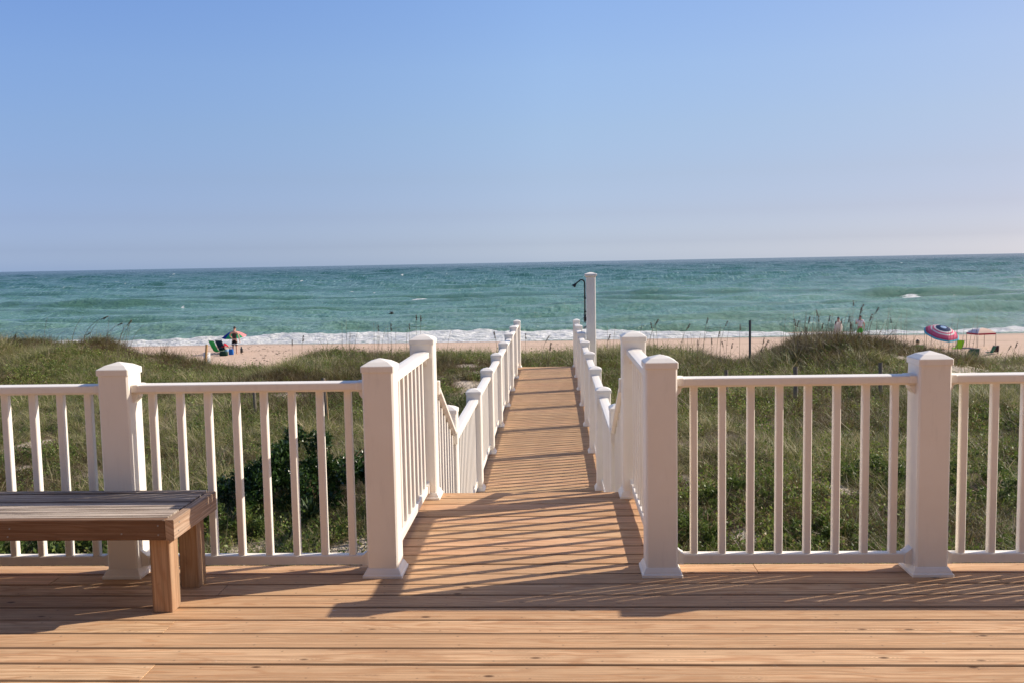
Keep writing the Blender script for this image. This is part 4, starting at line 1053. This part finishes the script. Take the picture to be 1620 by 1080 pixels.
    if wrap:
        m = MB(); rings = []
        for j in range(9):
            s = j / 8; z_ = .62 + .80 * s; rx = .26 + .04 * math.sin(s * 3) - .08 * s ** 3; rings.append([(rx * (1 + .05 * math.sin(5 * q + j)) * math.cos(q), .19 * (1 + .05 * math.sin(5 * q + j)) * math.sin(q), z_) for q in np.linspace(0, 2 * PI, 24, endpoint=False)])
        m.loft(rings, caps=False); m.build('towel_wrap', fab(wrap), t, True)
    return t
def stand(**o):
    J = dict(pel=(0, 0, .94), spine=(0, .01, 1.10), chest=(0, 0, 1.27), upper=(0, -.01, 1.40), neck=(0, 0, 1.50), head=(0, .02, 1.60),
             sh=[(-.18, -.01, 1.40), (.18, -.01, 1.40)], el=[(-.25, -.01, 1.12), (.25, -.01, 1.12)], wr=[(-.26, .06, .88), (.26, .06, .88)],
             hip=[(-.09, 0, .88), (.09, 0, .88)], kn=[(-.11, .01, .49), (.10, .02, .49)], an=[(-.12, -.02, .09), (.11, -.02, .09)], toe=[(-.14, .12, .03), (.13, .12, .03)])
    J.update(o); return J
pm_ = hit(372, 560.5)
man = person((pm_.x, pm_.y, pm_.z), .12, 'man from behind in dark sleeveless top and black shorts, standing by the left umbrella',
             stand(head=(.03, .05, 1.60), sh=[(-.19, -.01, 1.40), (.20, -.01, 1.38)], el=[(-.30, .05, 1.18), (.28, .0, 1.10)], wr=[(-.22, .24, 1.05), (.31, .05, .86)]), SKIN, (.075, .055, .05), (.012, .012, .014), stripe=(.75, .74, .74), sleeve=False, H=1.0)
def beach_pt(u, Y): p = at_y(u, 540, Y); return Vector((p.x, Y, tz(p.x, Y)))
p = beach_pt(1360.5, 63.0)
person(p, .0, 'person in white shirt and bright green shorts beyond the mound, one hand raised', stand(el=[(-.27, .05, 1.16), (.26, -.04, 1.14)], wr=[(-.22, .20, 1.36), (.27, .02, .90)]), SKIN2, (.80, .78, .82), (.05, .52, .05), H=1.0)
p = beach_pt(1326, 63.5)
person(p, .15, 'dark-haired person wrapped in a pale towel beyond the mound at the right', stand(), SKIN2, (.10, .05, .06), (.1, .1, .1), H=.94, wrap=(.72, .68, .60))
# left group
pu = beach_pt(371, 60.0)
umbrella(pu, (math.radians(6), math.radians(-5), .3), 1.05, .80, 'beach umbrella with blue, green and pink panels behind the standing man at the left', wedges=[(.85, .55, .40), (.80, .20, .22), (.75, .72, .70), (.02, .05, .40), (.015, .045, .33), (.02, .34, .15), (.02, .36, .16), (.85, .30, .30)], dome=.36)
p = beach_pt(343, 58.0); beach_chair(p, -.65, (.02, .30, .06), 'green folding beach chair nearest the pale bin, leaning back', (.04, .42, .10), 1.15)
p = beach_pt(353, 58.6); beach_chair(p, -.45, (.02, .05, .13), 'navy folding beach chair under a red towel left of the standing man', (.03, .04, .10), 1.15)
def towel(p, c, label, w_=.5, rz=0, h=.0, name='towel'):
    m = MB(); n = 9; vs = []; r = random.Random(int(p[0] * 10))
    top = []
    for i in range(n):
        for j in range(n):
            x, y = (i / (n - 1) - .5) * w_, (j / (n - 1) - .5) * w_ * 1.1; top.append((x, y, h * math.exp(-(x * x + y * y) / (w_ * w_ * .12)) + .02 * math.sin(7 * x / w_ + j) + .02 * math.cos(9 * y / w_ + i) + .04))
    bot = [(x, y, max(z - .012, 0)) for x, y, z in top]; fs = []
    for i in range(n - 1):
        for j in range(n - 1):
            q = (i * n + j, (i + 1) * n + j, (i + 1) * n + j + 1, i * n + j + 1); fs += [q, tuple(reversed([a + n * n for a in q]))]
    m.add(top + bot, fs); o = m.build(name, fab(c), None, True, p); o.rotation_euler = (0, 0, rz); return tag(o, label, 'towel')
p = beach_pt(354, 58.45); towel((p.x + .05, p.y, p.z + .46), (.60, .02, .04), 'crumpled red towel over the navy beach chair', .42, .4, .22)
p = beach_pt(360, 58.0); towel((p.x, p.y, p.z + .12), (.42, .60, .72), 'pale blue towel heaped between the navy chair and the standing man', .5, .2, .22)
def bag(p, c, label, w_=.36, h=.32, cat='bag', strap=True):
    t = thing('beach_bag', label, cat, p); m = MB(); rings = []
    for s, f in ((0, .86), (.15, 1), (.6, 1.02), (.92, .9), (1, .82)):
        rings.append([(w_ / 2 * f * (abs(math.cos(q)) ** .6) * math.copysign(1, math.cos(q)), w_ * .32 * f * (abs(math.sin(q)) ** .6) * math.copysign(1, math.sin(q)), h * s) for q in np.linspace(0, 2 * PI, 16, endpoint=False)])
    m.loft(rings); m.build('bag_body', fab(c), t, True)
    for s in (-1, 1):
        m = MB(); m.tube([(-w_ * .25, s * w_ * .27, h * .92), (-w_ * .2, s * w_ * .2, h * 1.3), (0, s * w_ * .16, h * 1.42), (w_ * .2, s * w_ * .2, h * 1.3), (w_ * .25, s * w_ * .27, h * .92)], .012, 6); m.build('handle', fab(c), t, True)
    return t
p = beach_pt(365, 57.4); bag(p, (.03, .20, .60), 'bright blue beach bag at the feet of the standing man', .30, .36)
p = beach_pt(353, 56.6); bag(p, (.02, .06, .04), 'dark green beach bag on the sand in front of the navy chair', .5, .28)
p = beach_pt(381.5, 60.2)
m = MB(); m.tube([(0, 0, 0), (0, 0, .24), (0, 0, .30), (0, 0, .40)], [.085, .085, .05, .045], 12); o = m.build('drink_jug', BLACK, None, True, p); tag(o, 'small dark jug on the sand just right of the standing man', 'jug')
# pale bin
p = beach_pt(326.5, 52.0)
t = thing('bin', 'pale grey round bin on the beach behind the tan post', 'bin', p)
GREYP = simple('pale_plastic', (.55, .55, .54), .6)
m = MB(); m.tube([(0, 0, 0), (0, 0, .02), (0, 0, .60)], [.15, .16, .19], 20); m.build('bin_body', GREYP, t, True)
m = MB(); m.tube([(0, 0, .58), (0, 0, .625)], [.2, .2], 20); m.build('rim', GREYP, t, True)
# right group
PK, WH, NV, CY = (.75, .16, .26), (.80, .76, .72), (.018, .045, .12), (.12, .50, .60)
p = beach_pt(1489, 55)
umbrella(p, (math.radians(24), math.radians(4), .1), .86, 1.02, 'large pink, white and navy striped beach umbrella tilted towards the dune at the right', bands=[(.14, (.35, .5, .7)), (.38, NV), (.50, WH), (.62, PK), (.68, WH), (.80, PK), (.86, WH), (.94, (.55, .09, .17)), (1.0, CY)], dome=.45)
p = beach_pt(1516, 52.5); beach_chair((p.x, p.y, p.z + .0), .1, (.28, .62, .03), 'lime green beach chair beside the striped umbrella', None, .8, .26)
p = beach_pt(1537, 46.5); beach_chair((p.x, p.y, p.z), .0, (.01, .085, .075), 'wide dark green beach chair below the small canopy', None, 1.0)
p = beach_pt(1568, 51); beach_chair(p, .5, (.02, .15, .12), 'small green beach chair at the right of the small canopy', None, .6)
p = beach_pt(1575, 51.4); beach_chair(p, -.3, (.05, .03, .04), 'small dark beach chair farthest right under the small canopy', None, .6)
# small canopy on four poles
cp = beach_pt(1552, 55.5)
t = thing('beach_canopy', 'small red, white and blue canopy on four thin poles at the right', 'canopy', cp, .25)
R_ = .86; Hc = .84; mats = [(.80, .56, .44), (.05, .06, .20), (.80, .77, .76), (.80, .62, .50)]
rim = []
for sidx in range(4):
    m = MB(); a0, a1 = PI / 4 + sidx * PI / 2, PI / 4 + (sidx + 1) * PI / 2; nn = 6
    for i in range(nn):
        for j in range(8):
            def P(i_, j_):
                s = i_ / nn; f = j_ / 8; A = Vector((R_ * math.cos(a0), R_ * .8 * math.sin(a0), 0)); B = Vector((R_ * math.cos(a1), R_ * .8 * math.sin(a1), 0)); e = A.lerp(B, s) * f; return (e.x, e.y, Hc + .30 * (1 - f ** 2.2))
            q = [P(i, j), P(i, j + 1), P(i + 1, j + 1), P(i + 1, j)]; q2 = [(a, b, c_ - .008) for a, b, c_ in q]; m.add(q + q2, [(0, 1, 2, 3), (7, 6, 5, 4)])
    m.build('roof_panel', fab(mats[(sidx + 1) % 4]), t)
    m = MB(); A = Vector((R_ * math.cos(a0), R_ * .8 * math.sin(a0), 0)) * 1.01; B = Vector((R_ * math.cos(a1), R_ * .8 * math.sin(a1), 0)) * 1.01
    m.add([(A.x, A.y, Hc + .02), (B.x, B.y, Hc + .02), (B.x, B.y, Hc - .07), (A.x, A.y, Hc - .07), (A.x * .99, A.y * .99, Hc + .02), (B.x * .99, B.y * .99, Hc + .02), (B.x * .99, B.y * .99, Hc - .07), (A.x * .99, A.y * .99, Hc - .07)], [(0, 1, 2, 3), (7, 6, 5, 4), (0, 4, 5, 1), (3, 2, 6, 7)])
    m.build('valance', fab((.50, .02, .05) if sidx in (1, 2) else (.80, .45, .38)), t)
    m = MB(); m.tube([(A.x * .98, A.y * .98, -.2), (A.x * .98, A.y * .98, Hc + .0)], .014, 6); m.build('pole', BLACK, t, True)
# seated person half hidden by the dune
p = beach_pt(1450, 49)
beach_chair(p, .0, (.12, .40, .05), 'green beach chair of the seated person half hidden by the dune', None, 1.0)
person((p.x, p.y + .04, p.z), .0, 'dark-haired person sitting low, half hidden by the dune left of the striped umbrella',
       dict(pel=(0, .05, .26), spine=(0, -.06, .38), chest=(0, -.13, .55), upper=(0, -.17, .68), neck=(0, -.18, .78), head=(0, -.17, .88), sh=[(-.18, -.16, .68), (.18, -.16, .68)], el=[(-.27, -.02, .46), (.27, -.02, .46)], wr=[(-.25, .2, .44), (.25, .2, .44)],
            hip=[(-.09, .08, .26), (.09, .08, .26)], kn=[(-.11, .46, .36), (.11, .46, .36)], an=[(-.12, .80, .08), (.12, .80, .08)], toe=[(-.13, .95, .07), (.13, .95, .07)]), SKIN, (.30, .10, .06), (.1, .1, .1))
# dark seaweed and shells on the sand
m = MB(); r = random.Random(9)
for i in range(150):
    u = r.choice([r.uniform(380, 460), r.uniform(-100, 1750)]); Yp = r.uniform(50, 69); q = at_y(u, 540, Yp); s = r.uniform(.015, .045); z = tz(q.x, Yp)
    pts = [(q.x + s * r.uniform(1.2, 3) * (k_ - 1.5) / 1.5, Yp + r.uniform(-.06, .06), z + .01) for k_ in range(4)]
    m.tube(pts, [s * .15, s * .4, s * .35, s * .1], 5)
o = m.build('seaweed', simple('seaweed', (.07, .045, .03), .8), None, True); tag(o, 'dark bits of seaweed washed up on the beach', 'seaweed', kind='stuff')
# bird over the water
bp_ = at_y(619, 496.5, 95)
m = MB(); m.tube([(-.30, 0, -.02), (-.22, 0, 0), (-.08, 0, .01), (.08, 0, .02), (.20, 0, .05), (.27, 0, .06), (.36, 0, .045)], [.02, .035, .075, .08, .045, .035, .008], 10)
for s in (-1, 1):
    m.loft([[(.10, s * .04, .05), (-.08, s * .04, .04), (-.08, s * .04, .03), (.10, s * .04, .03)], [(.14, s * .25, .20), (-.06, s * .25, .19), (-.06, s * .25, .18), (.14, s * .25, .18)], [(.02, s * .52, .16), (-.06, s * .52, .155), (-.06, s * .52, .15), (.02, s * .52, .15)]])
o = m.build('bird', simple('bird_feathers', (.03, .028, .025), .7), None, True, bp_); o.rotation_euler = (0, .1, .5); tag(o, 'dark bird flying low over the water left of the landing post', 'bird')

# ------------------------------------------------------------------ unseen house behind the camera, added to screen sky and bounce warm light
ht_ = thing('beach_house', 'unseen beach house with covered porch, added to shape light on the deck', 'house', (0, -5, 0))
SID = simple('siding', (.66, .60, .47), .75, .05, 8)
m = MB()
for i in range(34):
    z = -.6 + i * .18
    m.add([(-9, 3.2, z), (9, 3.2, z), (9, 3.185, z + .18), (-9, 3.185, z + .18), (-9, 3.17, z), (9, 3.17, z), (9, 3.17, z + .18), (-9, 3.17, z + .18)], [(0, 1, 2, 3), (4, 7, 6, 5), (0, 4, 5, 1), (3, 2, 6, 7), (0, 3, 7, 4), (1, 5, 6, 2)])
m.box(-9, 9, -4, 3.168, -2.2, 5.5)
m.build('wall', SID, ht_)
m = MB(); m.box(-9, 9, 3.21, 5.3, 2.62, 2.80); m.build('added_porch_roof', SID, ht_)  # overhang added to keep blue sky light off the railing posts
GL = N('window_glass'); GL.col((.03, .04, .05)).set(Roughness=.05); GL = GL.m
for x0, x1, z0, z1 in ((-5.5, -4, .9, 2.2), (4.5, 6, .9, 2.2), (-1.2, .9, .02, 2.15), (-5.5, -4, 3.4, 4.6), (-.8, .6, 3.4, 4.6), (4.5, 6, 3.4, 4.6)):
    nm = 'door' if z0 < .5 else 'window'
    m = MB(); m.box(x0, x0 + .09, 3.203, 3.24, z0, z1); m.box(x1 - .09, x1, 3.203, 3.24, z0, z1); m.box(x0 + .092, x1 - .092, 3.203, 3.238, z1 - .09, z1); m.box(x0 + .092, x1 - .092, 3.203, 3.238, z0, z0 + .09); m.box((x0 + x1) / 2 - .03, (x0 + x1) / 2 + .03, 3.203, 3.232, z0 + .092, z1 - .092)
    fr = m.build(nm, WHITE, ht_)
    m = MB(); m.box(x0 + .095, x1 - .095, 3.204, 3.215, z0 + .095, z1 - .095); m.build('pane', GL, fr)
m = MB(); m.add([(-9.5, 3.7, 5.3), (9.5, 3.7, 5.3), (9.5, -.5, 7.3), (-9.5, -.5, 7.3), (-9.5, -4.7, 5.3), (9.5, -4.7, 5.3)], [(0, 1, 2, 3), (3, 2, 5, 4), (0, 3, 4), (1, 5, 2), (0, 4, 5, 1)]); m.build('roof', simple('shingles', (.10, .095, .09), .9, .2, 12), ht_)

# ------------------------------------------------------------------ put the origins of things at their bases
def rebase(t, loc):
    d = Vector(loc) - t.location; t.location = loc
    for c_ in t.children: c_.location = Vector(c_.location) - d
for o in list(COL.objects):
    if o.name == 'bench': rebase(o, (-2.55, 4.02, 0))
